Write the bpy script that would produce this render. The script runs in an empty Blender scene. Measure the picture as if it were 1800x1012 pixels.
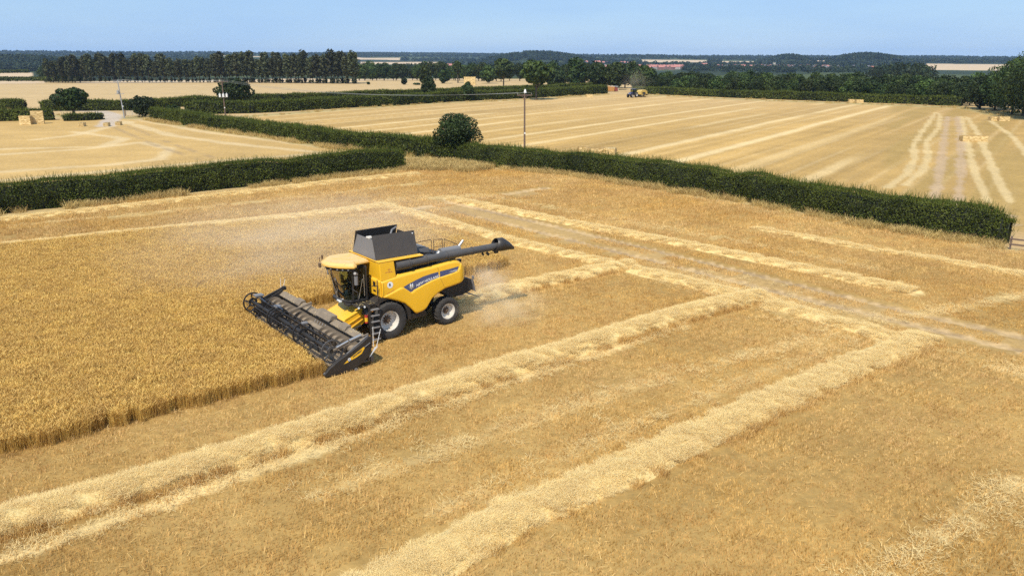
import bpy, bmesh, math, random
import numpy as np
from mathutils import Vector, Matrix
R = math.radians
rng = np.random.default_rng(7)
random.seed(7)
S = bpy.context.scene
COL = S.collection

# ------------------------------------------------------------------ camera, sky, sun, exposure
CAM_H, F_PX, PITCH = 13.8, 1400.0, R(16.172)
cam_d = bpy.data.cameras.new('camera'); cam = bpy.data.objects.new('camera', cam_d); COL.objects.link(cam)
cam.location = (0, 0, CAM_H); cam.rotation_euler = (R(90) - PITCH, 0, 0)
cam_d.sensor_width = 36.0; cam_d.lens = 36.0 * F_PX / 1800.0
cam_d.clip_start = 0.5; cam_d.clip_end = 30000
S.camera = cam

SUN_AZ, SUN_EL = R(198.0), R(52.0)
W = bpy.data.worlds.new('World'); S.world = W; W.use_nodes = True
wn = W.node_tree; wn.nodes.clear()
wo = wn.nodes.new('ShaderNodeOutputWorld'); wb = wn.nodes.new('ShaderNodeBackground')
sk = wn.nodes.new('ShaderNodeTexSky'); sk.sky_type = 'NISHITA'; sk.sun_disc = False
sk.sun_elevation = SUN_EL; sk.sun_rotation = SUN_AZ
sk.altitude = 50; sk.air_density = 1.0; sk.dust_density = 0.0; sk.ozone_density = 5.0
# a thin veil of high cloud over the whole sky
wtc = wn.nodes.new('ShaderNodeTexCoord'); wmp = wn.nodes.new('ShaderNodeMapping'); wmp.inputs['Scale'].default_value = (1.2, 1.2, 9.0)
wnz = wn.nodes.new('ShaderNodeTexNoise'); wnz.inputs['Scale'].default_value = 2.2; wnz.inputs['Detail'].default_value = 5; wnz.inputs['Roughness'].default_value = 0.55
wrp = wn.nodes.new('ShaderNodeValToRGB'); wrp.color_ramp.elements[0].position = 0.34; wrp.color_ramp.elements[0].color = (0.64, 0.64, 0.64, 1)
wrp.color_ramp.elements[1].position = 0.68; wrp.color_ramp.elements[1].color = (0.84, 0.84, 0.84, 1)
wmx = wn.nodes.new('ShaderNodeMixRGB'); wmx.inputs[2].default_value = (3.25, 5.0, 7.5, 1)
wn.links.new(wtc.outputs['Generated'], wmp.inputs[0]); wn.links.new(wmp.outputs[0], wnz.inputs['Vector'])
wn.links.new(wnz.outputs['Fac'], wrp.inputs[0]); wn.links.new(wrp.outputs[0], wmx.inputs[0]); wn.links.new(sk.outputs[0], wmx.inputs[1])
wti = wn.nodes.new('ShaderNodeMixRGB'); wti.blend_type = 'MULTIPLY'; wti.inputs[0].default_value = 1.0; wti.inputs[2].default_value = (0.92, 0.95, 1.0, 1)
wn.links.new(wmx.outputs[0], wti.inputs[1]); wn.links.new(wti.outputs[0], wb.inputs[0]); wb.inputs[1].default_value = 0.10
wn.links.new(wb.outputs[0], wo.inputs[0])

sl = bpy.data.lights.new('sun', 'SUN'); sl.energy = 4.2; sl.angle = R(0.53); sl.color = (1.0, 0.93, 0.80)
so = bpy.data.objects.new('sun', sl); COL.objects.link(so)
so.rotation_euler = Vector((-math.sin(SUN_AZ) * math.cos(SUN_EL), -math.cos(SUN_AZ) * math.cos(SUN_EL), -math.sin(SUN_EL))).to_track_quat('-Z', 'Y').to_euler()

S.view_settings.view_transform = 'Standard'; S.view_settings.look = 'None'
S.view_settings.exposure = 0.30; S.view_settings.gamma = 1.0; S.view_settings.use_curve_mapping = False
S.render.engine = 'CYCLES'
S.cycles.max_bounces = 6; S.cycles.diffuse_bounces = 3; S.cycles.glossy_bounces = 3; S.cycles.transmission_bounces = 4
S.cycles.transparent_max_bounces = 12; S.cycles.volume_bounces = 3
S.cycles.use_denoising = False

# ------------------------------------------------------------------ small helpers
def tag(o, label=None, cat=None, group=None, kind=None):
    if label: o['label'] = label
    if cat: o['category'] = cat
    if group: o['group'] = group
    if kind: o['kind'] = kind
    return o

def empty(name, loc=(0, 0, 0), rz=0.0, parent=None):
    o = bpy.data.objects.new(name, None); COL.objects.link(o)
    o.location = loc; o.rotation_euler = (0, 0, rz); o.empty_display_size = 0.2
    if parent: o.parent = parent
    return o

def link(name, me, parent=None, mat=None):
    o = bpy.data.objects.new(name, me); COL.objects.link(o)
    if parent: o.parent = parent
    if mat is not None and not me.materials: me.materials.append(mat)
    return o

def np_mesh(name, verts, quads=None, tris=None, tint=None, mat=None, smooth=False):
    """fast mesh from arrays; tint = one float per face stored on corners"""
    me = bpy.data.meshes.new(name)
    nq = 0 if quads is None else len(quads); nt = 0 if tris is None else len(tris)
    me.vertices.add(len(verts)); me.vertices.foreach_set('co', np.asarray(verts, np.float32).ravel())
    parts = []
    if nq: parts.append(np.asarray(quads, np.int32).ravel())
    if nt: parts.append(np.asarray(tris, np.int32).ravel())
    li = np.concatenate(parts)
    me.loops.add(len(li)); me.loops.foreach_set('vertex_index', li)
    tot = np.concatenate([np.full(nq, 4, np.int32), np.full(nt, 3, np.int32)])
    start = np.concatenate([[0], np.cumsum(tot)[:-1]]).astype(np.int32)
    me.polygons.add(nq + nt); me.polygons.foreach_set('loop_start', start)
    if smooth: me.polygons.foreach_set('use_smooth', np.ones(nq + nt, bool))
    if tint is not None:
        a = me.attributes.new('tint', 'FLOAT', 'FACE'); a.data.foreach_set('value', np.asarray(tint, np.float32))
    me.update(calc_edges=True); me.validate()
    if mat: me.materials.append(mat)
    return me

def hash2(ix, iy, seed):
    h = (ix.astype(np.int64) * 374761393 + iy.astype(np.int64) * 668265263 + seed * 1442695041) & 0x7fffffff
    h = ((h ^ (h >> 13)) * 1274126177) & 0x7fffffff
    return ((h ^ (h >> 16)) & 0xffff) / 65535.0

def vnoise(x, y, seed=0):
    ix = np.floor(x); iy = np.floor(y); fx = x - ix; fy = y - iy
    fx = fx * fx * (3 - 2 * fx); fy = fy * fy * (3 - 2 * fy)
    a = hash2(ix, iy, seed); b = hash2(ix + 1, iy, seed); c = hash2(ix, iy + 1, seed); d = hash2(ix + 1, iy + 1, seed)
    return (a * (1 - fx) + b * fx) * (1 - fy) + (c * (1 - fx) + d * fx) * fy

def fbm(x, y, seed=0, octs=4):
    s = 0.0; a = 0.5; n = 0.0
    for k in range(octs):
        s = s + a * vnoise(x * 2 ** k, y * 2 ** k, seed + k * 17); n += a; a *= 0.5
    return s / n

def smooth(e0, e1, x):
    t = np.clip((x - e0) / (e1 - e0), 0, 1); return t * t * (3 - 2 * t)

def pdist(px, py, line):
    """distance of points to a polyline, and the length along it"""
    best = np.full(px.shape, 1e9); along = np.zeros(px.shape); acc = 0.0
    for (x0, y0), (x1, y1) in zip(line[:-1], line[1:]):
        dx, dy = x1 - x0, y1 - y0; L2 = dx * dx + dy * dy; L = math.sqrt(L2)
        t = np.clip(((px - x0) * dx + (py - y0) * dy) / L2, 0, 1)
        d = np.hypot(px - x0 - t * dx, py - y0 - t * dy)
        m = d < best; best = np.where(m, d, best); along = np.where(m, acc + t * L, along); acc += L
    return best, along

def inside(px, py, poly):
    r = np.zeros(px.shape, bool); n = len(poly); j = n - 1
    for i in range(n):
        xi, yi = poly[i]; xj, yj = poly[j]
        if yi != yj:
            c = ((yi > py) != (yj > py)) & (px < (xj - xi) * (py - yi) / (yj - yi) + xi); r ^= c
        j = i
    return r

def resample(line, step):
    pts = [np.array(line[0], float)]
    out = [pts[0]]
    for a, b in zip(line[:-1], line[1:]):
        a = np.array(a, float); b = np.array(b, float); n = max(1, int(np.linalg.norm(b - a) / step))
        for k in range(1, n + 1): out.append(a + (b - a) * k / n)
    return np.array(out)

# survey of the photograph: a point of the flat farmland seen at (px, py)
def gp(px, py, z=0.0):
    x = (px - 900) / F_PX; y = -(py - 506) / F_PX
    d = (x, math.cos(PITCH) + y * math.sin(PITCH), -math.sin(PITCH) + y * math.cos(PITCH))
    t = (z - CAM_H) / d[2]
    return (d[0] * t, d[1] * t)
def gl(*pts): return [gp(*p) for p in pts]
def azx(px, r):      # a bearing measured in the photograph, walked r metres
    a = math.atan2((px - 900) / F_PX, math.cos(PITCH) + math.sin(PITCH) * 405 / F_PX)
    return r * math.sin(a), r * math.cos(a)

# ------------------------------------------------------------------ materials
def mat_new(name):
    m = bpy.data.materials.new(name); m.use_nodes = True
    nt = m.node_tree; return m, nt, nt.nodes['Principled BSDF']

def simple(name, col, rough=0.5, metal=0.0, dirt=0.0, dcol=(0.33, 0.25, 0.15), spec=0.5, dscale=3.0, coat=0.0, streak=0.0):
    """paint, rubber, metal: with patchy field dust lying on it"""
    m, nt, b = mat_new(name)
    b.inputs['Roughness'].default_value = rough; b.inputs['Metallic'].default_value = metal
    b.inputs['Specular IOR Level'].default_value = spec
    if coat: b.inputs['Coat Weight'].default_value = coat; b.inputs['Coat Roughness'].default_value = 0.15
    if dirt > 0:
        tc = nt.nodes.new('ShaderNodeTexCoord')
        n1 = nt.nodes.new('ShaderNodeTexNoise'); n1.inputs['Scale'].default_value = dscale; n1.inputs['Detail'].default_value = 6; n1.inputs['Roughness'].default_value = 0.65
        nt.links.new(tc.outputs['Object'], n1.inputs['Vector'])
        rp = nt.nodes.new('ShaderNodeMapRange'); rp.inputs[1].default_value = 0.35; rp.inputs[2].default_value = 0.75
        rp.inputs[3].default_value = dirt * 0.35; rp.inputs[4].default_value = dirt
        fac = n1.outputs['Fac']
        if streak:
            mpn = nt.nodes.new('ShaderNodeMapping'); mpn.inputs['Scale'].default_value = (7, 7, .9); nt.links.new(tc.outputs['Object'], mpn.inputs[0])
            n3 = nt.nodes.new('ShaderNodeTexNoise'); n3.inputs['Scale'].default_value = 1.6; n3.inputs['Detail'].default_value = 7; n3.inputs['Roughness'].default_value = .7; nt.links.new(mpn.outputs[0], n3.inputs['Vector'])
            mxf = nt.nodes.new('ShaderNodeMixRGB'); mxf.inputs[0].default_value = streak; nt.links.new(fac, mxf.inputs[1]); nt.links.new(n3.outputs['Fac'], mxf.inputs[2]); fac = mxf.outputs[0]
        nt.links.new(fac, rp.inputs[0])
        # dust settles on what faces up
        g = nt.nodes.new('ShaderNodeNewGeometry'); sx = nt.nodes.new('ShaderNodeSeparateXYZ'); nt.links.new(g.outputs['Normal'], sx.inputs[0])
        up = nt.nodes.new('ShaderNodeMapRange'); up.inputs[1].default_value = -0.2; up.inputs[2].default_value = 1.0; up.inputs[3].default_value = 0.5; up.inputs[4].default_value = 1.5
        nt.links.new(sx.outputs['Z'], up.inputs[0])
        mu = nt.nodes.new('ShaderNodeMath'); mu.operation = 'MULTIPLY'; mu.use_clamp = True
        nt.links.new(rp.outputs[0], mu.inputs[0]); nt.links.new(up.outputs[0], mu.inputs[1])
        mx = nt.nodes.new('ShaderNodeMixRGB'); mx.inputs[1].default_value = (*col, 1); mx.inputs[2].default_value = (*dcol, 1)
        nt.links.new(mu.outputs[0], mx.inputs[0]); nt.links.new(mx.outputs[0], b.inputs['Base Color'])
        rr = nt.nodes.new('ShaderNodeMapRange'); rr.inputs[3].default_value = rough; rr.inputs[4].default_value = 0.9
        nt.links.new(mu.outputs[0], rr.inputs[0]); nt.links.new(rr.outputs[0], b.inputs['Roughness'])
    else:
        b.inputs['Base Color'].default_value = (*col, 1)
    return m

def plant(name, c0, c1, trans=0.25, rough=0.6, objvar=0.0, spec=0.25, region=0.0):
    """leaf / straw material: colour runs from c0 to c1 with each blade's own tint"""
    m, nt, b = mat_new(name)
    at = nt.nodes.new('ShaderNodeAttribute'); at.attribute_name = 'tint'
    mx = nt.nodes.new('ShaderNodeMixRGB'); mx.inputs[1].default_value = (*c0, 1); mx.inputs[2].default_value = (*c1, 1)
    nt.links.new(at.outputs['Fac'], mx.inputs[0])
    out = mx.outputs[0]
    if objvar > 0:
        oi = nt.nodes.new('ShaderNodeObjectInfo')
        hs = nt.nodes.new('ShaderNodeHueSaturation')
        mr = nt.nodes.new('ShaderNodeMapRange'); mr.inputs[3].default_value = 1 - objvar; mr.inputs[4].default_value = 1 + objvar
        mh = nt.nodes.new('ShaderNodeMapRange'); mh.inputs[3].default_value = 0.5 - 0.03 * objvar; mh.inputs[4].default_value = 0.5 + 0.05 * objvar
        nt.links.new(oi.outputs['Random'], mr.inputs[0]); nt.links.new(oi.outputs['Random'], mh.inputs[0])
        nt.links.new(mr.outputs[0], hs.inputs['Value']); nt.links.new(mh.outputs[0], hs.inputs['Hue']); nt.links.new(out, hs.inputs['Color']); out = hs.outputs[0]
    if region:      # some parts of a field ripen and bleach more than others
        ge = nt.nodes.new('ShaderNodeNewGeometry'); nz = nt.nodes.new('ShaderNodeTexNoise'); nz.inputs['Scale'].default_value = .085; nz.inputs['Detail'].default_value = 5; nz.inputs['Roughness'].default_value = .6; nt.links.new(ge.outputs['Position'], nz.inputs['Vector'])
        m1 = nt.nodes.new('ShaderNodeMapRange'); m1.inputs[1].default_value = .34; m1.inputs[2].default_value = .66; nt.links.new(nz.outputs['Fac'], m1.inputs[0])
        pale = nt.nodes.new('ShaderNodeMixRGB'); pale.blend_type = 'MULTIPLY'; pale.inputs[0].default_value = 1.0; nt.links.new(out, pale.inputs[1])
        cr = nt.nodes.new('ShaderNodeMixRGB'); cr.inputs[1].default_value = (1 - region * .35, 1 - region * .65, 1 - region * 1.1, 1); cr.inputs[2].default_value = (1 + region * .2, 1 + region * .35, 1 + region * 1.3, 1); nt.links.new(m1.outputs[0], cr.inputs[0]); nt.links.new(cr.outputs[0], pale.inputs[2]); out = pale.outputs[0]
    nt.links.new(out, b.inputs['Base Color']); b.inputs['Roughness'].default_value = rough; b.inputs['Specular IOR Level'].default_value = spec
    if trans > 0:
        tr = nt.nodes.new('ShaderNodeBsdfTranslucent'); nt.links.new(out, tr.inputs[0])
        ms = nt.nodes.new('ShaderNodeMixShader'); ms.inputs[0].default_value = trans
        nt.links.new(b.outputs[0], ms.inputs[1]); nt.links.new(tr.outputs[0], ms.inputs[2])
        nt.links.new(ms.outputs[0], nt.nodes['Material Output'].inputs[0])
    return m

M = {}
M['leaf'] = plant('hedge leaf', (0.015, 0.026, 0.004), (0.125, 0.150, 0.019), 0.2)
M['leaf_tree'] = plant('tree leaf', (0.013, 0.026, 0.007), (0.090, 0.125, 0.026), 0.18, objvar=0.42)
M['leaf_dark'] = plant('dark tree leaf', (0.010, 0.021, 0.006), (0.052, 0.078, 0.016), 0.15, objvar=0.3)
M['leaf_avenue'] = plant('avenue leaf', (0.018, 0.023, 0.011), (0.098, 0.102, 0.040), 0.18, objvar=0.45)
M['leaf_far'] = plant('far crown', (0.009, 0.018, 0.009), (0.034, 0.054, 0.020), 0.1, objvar=0.0)
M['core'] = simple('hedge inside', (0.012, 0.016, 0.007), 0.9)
M['bark'] = simple('bark', (0.09, 0.07, 0.05), 0.9, dirt=0.5, dcol=(0.05, 0.05, 0.03), dscale=5)
M['wood_pole'] = simple('pole timber', (0.13, 0.085, 0.062), 0.85, dirt=0.5, dcol=(0.19, 0.14, 0.12), dscale=4)
M['steel'] = simple('galvanised steel', (0.45, 0.45, 0.44), 0.5, 0.6)
M['insul'] = simple('glazed white', (0.75, 0.75, 0.73), 0.3)
M['wire'] = simple('wire', (0.30, 0.31, 0.30), 0.5, 0.4)
M['bale'] = plant('bale straw', (0.42, 0.29, 0.11), (0.80, 0.61, 0.31), 0.0, 0.8)
M['stubble'] = plant('stubble straw', (0.37, 0.210, 0.046), (0.92, 0.625, 0.235), 0.16, 0.65, objvar=0.10, region=0.26)
M['wheat'] = plant('ripe barley', (0.42, 0.240, 0.048), (0.90, 0.605, 0.195), 0.24, 0.6, objvar=0.12)
M['straw'] = plant('loose straw', (0.74, 0.545, 0.225), (0.93, 0.725, 0.36), 0.22, 0.55, objvar=0.06)
M['drygrass'] = plant('dry grass', (0.36, 0.24, 0.075), (0.74, 0.55, 0.23), 0.2, 0.7, objvar=0.12)

# ------------------------------------------------------------------ where the combine stands (local axes: x forward, y its left, z up)
CH_ROT = R(-141.8); CO = (-7.166, 39.60)
FW = (math.cos(CH_ROT), math.sin(CH_ROT)); LF = (-FW[1], FW[0])
def cw(x, y): return (CO[0] + FW[0] * x + LF[0] * y, CO[1] + FW[1] * x + LF[1] * y)
def to_local(X, Y):
    dx, dy = X - CO[0], Y - CO[1]; return dx * FW[0] + dy * FW[1], dx * LF[0] + dy * LF[1]

# ------------------------------------------------------------------ lie of the land
_R = np.array([0, 480, 700, 1000, 1500, 2000, 2500, 3000, 4000, 5000, 7000, 12000.])
_Z = np.array([0, 0, -3.5, -8, -12, -12.5, -9, -2, 12, 24, 30, 30.])
BUMPS = [  # bearing px, distance, along-bearing sigma, across sigma, height
    (930, 2500, 260, 130, 26), (1000, 2600, 260, 110, 10), (1510, 2550, 230, 95, 19), (1560, 2550, 230, 80, 7), (1385, 2650, 230, 60, 19),
    (60, 1700, 300, 260, 11), (-150, 1800, 300, 260, 12), (700, 6600, 700, 900, 16), (330, 3300, 400, 300, 15), (1120, 3600, 300, 200, 8)]
def land(x, y):
    x = np.asarray(x, float); y = np.asarray(y, float)
    r = np.hypot(x, y); a = np.degrees(np.arctan2(x, y))
    z = np.interp(r, _R, _Z)
    lift = np.interp(a, [-60, -33, -15, 0, 15, 33, 60], [1.4, 1.36, 1.2, 1.05, 0.72, 0.45, 0.4])
    far = smooth(2300, 4200, r)
    z = np.where(z > -9, (z + 9) * (1 - far + far * lift) - 9, z)
    z = np.where(r < 2300, np.interp(r, _R, _Z), z)
    z = z + smooth(900, 2600, r) * (fbm(x / 420 + 9, y / 420 + 4, 5, 3) - 0.5) * 9 * np.clip(r / 4000, 0.3, 1.2)
    for px, d, sa, sc, h in BUMPS:
        bx, by = azx(px, d); ux, uy = bx / d, by / d
        al = (x - bx) * ux + (y - by) * uy; ac = (x - bx) * uy - (y - by) * ux
        z = z + h * np.exp(-(al / sa) ** 2 - (ac / sc) ** 2)
    return z

# field boundaries (feet of the hedges)
HR_near = gl((1762, 432), (1640, 413), (1500, 391), (1300, 353), (1100, 322), (1000, 306), (900, 297), (800, 287))
HR_far = gl((800, 287), (700, 272), (600, 262), (500, 246), (400, 232), (320, 220), (262, 211))
HL = gl((-90, 388), (0, 377), (150, 360), (300, 343), (500, 322), (640, 306), (718, 297))
NEAR = [(-60, -5), (60, -5), (75, 20)] + gl((1850, 450)) + HR_near + gl((740, 292)) + HL[::-1] + [(-75, 40)]
F2 = gl((1850, 450), (1762, 428), (1300, 350), (1000, 303), (800, 284), (500, 243), (330, 216), (420, 206), (600, 191), (760, 181), (920, 175), (1065, 166), (1130, 165), (1300, 173), (1500, 180), (1700, 188), (2000, 220), (2100, 400))
F3 = gl((-400, 400), (0, 370), (300, 340), (720, 292), (780, 284), (500, 250), (330, 224), (250, 212), (180, 208), (-100, 213), (-600, 220))
M_FIELD4 = gl((-900, 189), (40, 189), (200, 184), (440, 176), (720, 167), (940, 158), (940, 150), (620, 149), (300, 145), (-900, 142))

# windrows and marks of the near field
SW = {
 'A': ([(-23.5, 15.4)] + gl((0, 926), (300, 839), (450, 793), (600, 745), (800, 680), (1000, 618), (1200, 555), (1335, 523)), 0.82, 0.42),
 'B': (gl((600, 1066), (716, 1010), (905, 906), (1070, 840), (1250, 757), (1450, 666), (1625, 594)), 0.86, 0.20),
 'C': ([cw(-6.3, -1.0)] + gl((900, 510), (1000, 488), (1105, 467)), 0.70, 0.38),
 'D': (gl((672, 362), (760, 385), (900, 425), (1060, 462), (1200, 495), (1320, 525), (1480, 570), (1560, 592)), 0.78, 0.20),
 'E': (gl((790, 350), (1000, 392), (1200, 430), (1400, 470), (1600, 512)), 0.80, 0.20),
 'G': (gl((-60, 441), (0, 434), (150, 418), (300, 402), (480, 385), (640, 366), (680, 361)), 1.0, 0.16),
 'H': (gl((-60, 394), (0, 387), (200, 366), (400, 342), (600, 319), (730, 306)), 0.9, 0.16),
 'J': (gl((1330, 401), (1500, 432), (1650, 455), (1830, 488)), 0.55, 0.05),
}
TRACK = [(gl((770, 366), (900, 396), (1100, 446), (1350, 509), (1600, 570), (1830, 624)), .38), (gl((780, 352), (1000, 404), (1200, 452), (1400, 500), (1600, 549), (1830, 600)), .38), (gl((640, 378), (760, 362), (880, 343), (960, 330)), .5)]
BAND = [(gl((770, 358), (900, 390), (1100, 440), (1350, 504), (1600, 561), (1830, 614)), 1.9), (gl((650, 384), (780, 364), (980, 332)), 1.1)]
RUTS = [gl((780, 366), (900, 396), (1100, 446), (1350, 509), (1600, 570), (1830, 624)), gl((800, 358), (1000, 404), (1200, 452), (1400, 500), (1600, 549), (1830, 600)),
        gl((640, 380), (760, 364), (880, 345), (960, 330)), gl((660, 388), (780, 368), (910, 348), (985, 333))]
FAINT = [(gl((560, 870), (780, 790), (1000, 715), (1250, 640), (1470, 585)), 0.5, 0.34), (gl((760, 900), (960, 815), (1160, 728), (1380, 640), (1500, 600)), 0.4, 0.26),
         (gl((0, 984), (300, 880), (450, 828), (600, 776), (800, 704), (1000, 638), (1200, 573)), 0.34, 1.0),
         (gl((1790, 850), (1700, 905), (1640, 950), (1500, 1050)), 0.45, 0.7), (gl((1760, 648), (1850, 664)), 0.5, 0.8), (gl((1560, 562), (1650, 547), (1820, 514)), 0.5, 0.5),
         (gl((860, 345), (1000, 372), (1200, 408), (1400, 446), (1560, 480)), 0.4, 0.35), (gl((-20, 402), (300, 372), (600, 340), (760, 320)), 0.35, 0.5),
         (gl((1160, 480), (1330, 522), (1600, 600)), 1.6, 0.35), (gl((650, 360), (720, 350), (860, 345)), 0.8, 0.5)]
SWATH3 = [gl((60, 246), (130, 238), (230, 214)), gl((215, 213), (300, 238), (400, 252), (560, 268)), gl((0, 272), (150, 262), (250, 250), (300, 262), (280, 280), (190, 290), (0, 302)),
          gl((250, 212), (360, 232), (500, 250), (640, 268)), gl((0, 318), (200, 300), (420, 280), (600, 268)), gl((130, 232), (220, 244), (180, 258), (0, 262))]
RUT3 = [gl((226, 222), (300, 252), (400, 286), (440, 296)), gl((200, 224), (280, 258), (380, 290))]
CURVY = [gl((1560, 330), (1595, 305), (1608, 280), (1606, 255), (1622, 230), (1645, 198)), gl((1590, 326), (1622, 300), (1632, 272), (1628, 250), (1650, 225), (1652, 200)),
         gl((1738, 356), (1718, 315), (1706, 275), (1696, 240), (1690, 205)), gl((1776, 356), (1752, 312), (1735, 270), (1722, 240), (1700, 206)), gl((1830, 300), (1780, 240), (1740, 212))]
RUT2 = [gl((1642, 362), (1652, 300), (1660, 240), (1666, 205)), gl((1683, 362), (1690, 300), (1688, 240), (1682, 205)), gl((1010, 300), (1300, 338), (1560, 375), (1780, 395)), gl((1100, 302), (1400, 342), (1780, 380))]

STAND = [cw(70, 4.05), cw(4.55, 4.05), cw(4.55, -5.75), cw(-13.4, -5.75)] + gl((800, 425), (620, 392), (560, 391), (300, 413), (0, 444), (-140, 462)) + [(-60, 45), (-60, 12)]

def dens_noise(x, y, s, seed): return fbm(x / s, y / s, seed, 3)

def straw_masks(x, y):
    """how much straw lies on the ground, how much is wheel track, at each point of the near fields"""
    st = np.zeros(x.shape); tr = np.zeros(x.shape)
    rag = (dens_noise(x, y, 0.9, 3) - 0.5) * 0.55
    for k, (ln, w, h) in SW.items():
        d, al = pdist(x, y, ln); st = np.maximum(st, 1 - smooth(w * 0.8, w * 1.1, d + rag * .5))
    for ln, w, k in FAINT:
        d, al = pdist(x, y, ln); st = np.maximum(st, k * (1 - smooth(w * 0.5, w * 1.3, d + rag)) * smooth(0.25, 0.5, dens_noise(x, y, 2.0, 9)))
    for ln, w in TRACK:
        d, al = pdist(x, y, ln); tr = np.maximum(tr, 1 - smooth(w * 0.85, w * 1.1, d + rag * .6))
    for ln, w in BAND:
        d, al = pdist(x, y, ln); tr = np.maximum(tr, .30 * (1 - smooth(w * .7, w * 1.2, d + rag)) * smooth(.3, .55, dens_noise(x, y, 3.0, 13) + .08))
    return st, tr

FARFIELDS = [(132, 640, 500, 640), (-900, 76, 560, 830), (-900, 50, 900, 1330), (170, 200, 3000, 3300), (380, 470, 3300, 3700), (618, 705, 3250, 3700), (630, 775, 2500, 2850), (615, 665, 1950, 2150), (686, 795, 1850, 2100),
             (1128, 1242, 2850, 3300), (1268, 1330, 2800, 3200), (1628, 1790, 1900, 2600), (962, 1005, 1350, 1600), (1420, 1480, 3000, 3300), (1830, 2100, 1500, 2200), (470, 560, 620, 700), (620, 860, 560, 640)]
def mixc(c, col, k): return c * (1 - k[:, None]) + np.array(col)[None, :] * k[:, None]

def ground_colour(x, y):
    n = len(x); r = np.hypot(x, y)
    big = fbm(x / 17, y / 17, 21, 4); mid = fbm(x / 3.1, y / 3.1, 31, 3); fine = fbm(x / 0.6, y / 0.6, 41, 2)
    base = np.array([0.50, 0.35, 0.17])
    c = np.tile(base, (n, 1)) * (0.90 + 0.2 * fbm(x / 120, y / 40, 51, 3))[:, None]
    # --- mosaic of far farmland
    fa = smooth(560, 700, r)
    cell = vnoise(x / 260 + 3, y / 330 + 7, 77)
    green = smooth(0.55, 0.6, cell) * fa
    c = mixc(c, (0.034, 0.046, 0.020), np.clip(fa * 1.0, 0, 1)); c = mixc(c, (0.10, 0.12, 0.04), fa * smooth(.58, .62, cell) * .6)
    az = np.arctan2(x, y)
    for p0, p1, r0, r1 in FARFIELDS:
        a0, a1 = math.atan2(*azx(p0, 1.0)), math.atan2(*azx(p1, 1.0))
        wob_ = (fbm(x / 90, y / 90, 55, 2) - .5)
        k = ((az > a0 + wob_ * .006) & (az < a1 + wob_ * .006) & (r > r0 + wob_ * 60) & (r < r1 + wob_ * 60)).astype(float)
        c = mixc(c, (0.56, 0.41, 0.25), k)
    # --- near field
    nf = inside(x, y, NEAR)
    lx, ly = to_local(x, y)
    rows = 0.5 + 0.5 * np.sin(ly * 2 * math.pi / 0.5)
    t = np.clip(0.55 * big + 0.35 * mid + 0.2 * fine, 0, 1)
    cn = np.array([0.26, 0.148, 0.040])[None, :] * (1 - t[:, None]) + np.array([0.52, 0.34, 0.12])[None, :] * t[:, None]
    # older and newer strips of stubble
    strip = 0.5 + 0.5 * np.sin((ly - 4) * 2 * math.pi / 9.7)
    cn = cn * (0.93 + 0.1 * strip)[:, None]
    st, tr = straw_masks(x, y)
    cn = mixc(cn, (0.55, 0.375, 0.180), tr)
    cn = mixc(cn, (0.73, 0.545, 0.25), st * 0.9)
    for ln in RUTS:
        d, al = pdist(x, y, ln); k = (1 - smooth(0.16, 0.36, d + (mid - .5) * 0.2)) * smooth(0.3, 0.6, fbm(x / 1.4, y / 1.4, 61, 2))
        cn = mixc(cn, (0.25, 0.17, 0.10), k * 0.6)
    # headland by the hedges: dry grass litter
    dh = np.minimum(pdist(x, y, HR_near)[0], pdist(x, y, HL)[0])
    cn = mixc(cn, (0.50, 0.37, 0.17), (1 - smooth(1.0, 3.2, dh + (mid - .5) * 2)) * 0.8)
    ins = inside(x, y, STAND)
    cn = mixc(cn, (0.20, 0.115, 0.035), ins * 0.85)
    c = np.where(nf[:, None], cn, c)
    # --- field beyond the near right hedge
    f2 = inside(x, y, F2)
    e = x * math.cos(R(34.4)) - y * math.sin(R(34.4)); g = x * math.sin(R(34.4)) + y * math.cos(R(34.4))
    wob = (fbm(g / 30, e / 60, 81, 2) - 0.5) * 1.2
    ph = (e + wob) / 9.7; cell2 = np.floor(ph); fr = np.abs(ph - cell2 - 0.5) * 9.7
    amp = 0.30 + 0.70 * hash2(cell2, cell2 * 0, 5)
    amp = amp * smooth(0.22, 0.5, fbm(g / 45 + cell2 * 3.7, cell2, 91, 2))
    ph5 = (e + wob * .6) / 2.4; c5 = np.floor(ph5); thin_ = (1 - smooth(.1, .5, np.abs(ph5 - c5 - .5) * 2.4)) * hash2(c5, c5 * 0, 15) * smooth(.3, .6, fbm(g / 50 + c5 * 1.7, c5, 93, 2))
    streak = fbm(e / 0.9, g / 55, 74, 3)
    c2 = np.array([0.46, 0.29, 0.098])[None, :] * (0.80 + 0.40 * streak)[:, None] * (0.88 + 0.24 * fbm(e / 8, g / 60, 71, 3))[:, None]
    c2 = mixc(c2, (0.52, 0.345, 0.150), smooth(150, 280, y) * 0.7)
    cell3 = np.floor(ph + .5); c2 = c2 * (0.93 + 0.14 * hash2(cell3, cell3 * 0, 8))[:, None]
    right = smooth(0.455, 0.475, x / np.maximum(y, 1))
    c2 = mixc(c2, (0.72, 0.53, 0.26), (1 - smooth(0.35, 1.5, fr + (mid - .5) * .5)) * amp * (1 - right)); c2 = mixc(c2, (0.66, 0.49, 0.25), thin_ * .45)
    c2 = mixc(c2, (0.37, 0.245, 0.08), right * 0.75 * smooth(0.35, 0.6, fbm(e / 3, g / 40, 73, 2)))
    for ln in CURVY:
        d, al = pdist(x, y, ln); c2 = mixc(c2, (0.60, 0.44, 0.21), (1 - smooth(0.28, 0.68, d + (mid - .5) * .8)) * 0.85)
    for ln in RUT2:
        d, al = pdist(x, y, ln); c2 = mixc(c2, (0.48, 0.34, 0.21), (1 - smooth(0.3, 0.8, d + (mid - .5))) * 0.7)
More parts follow.
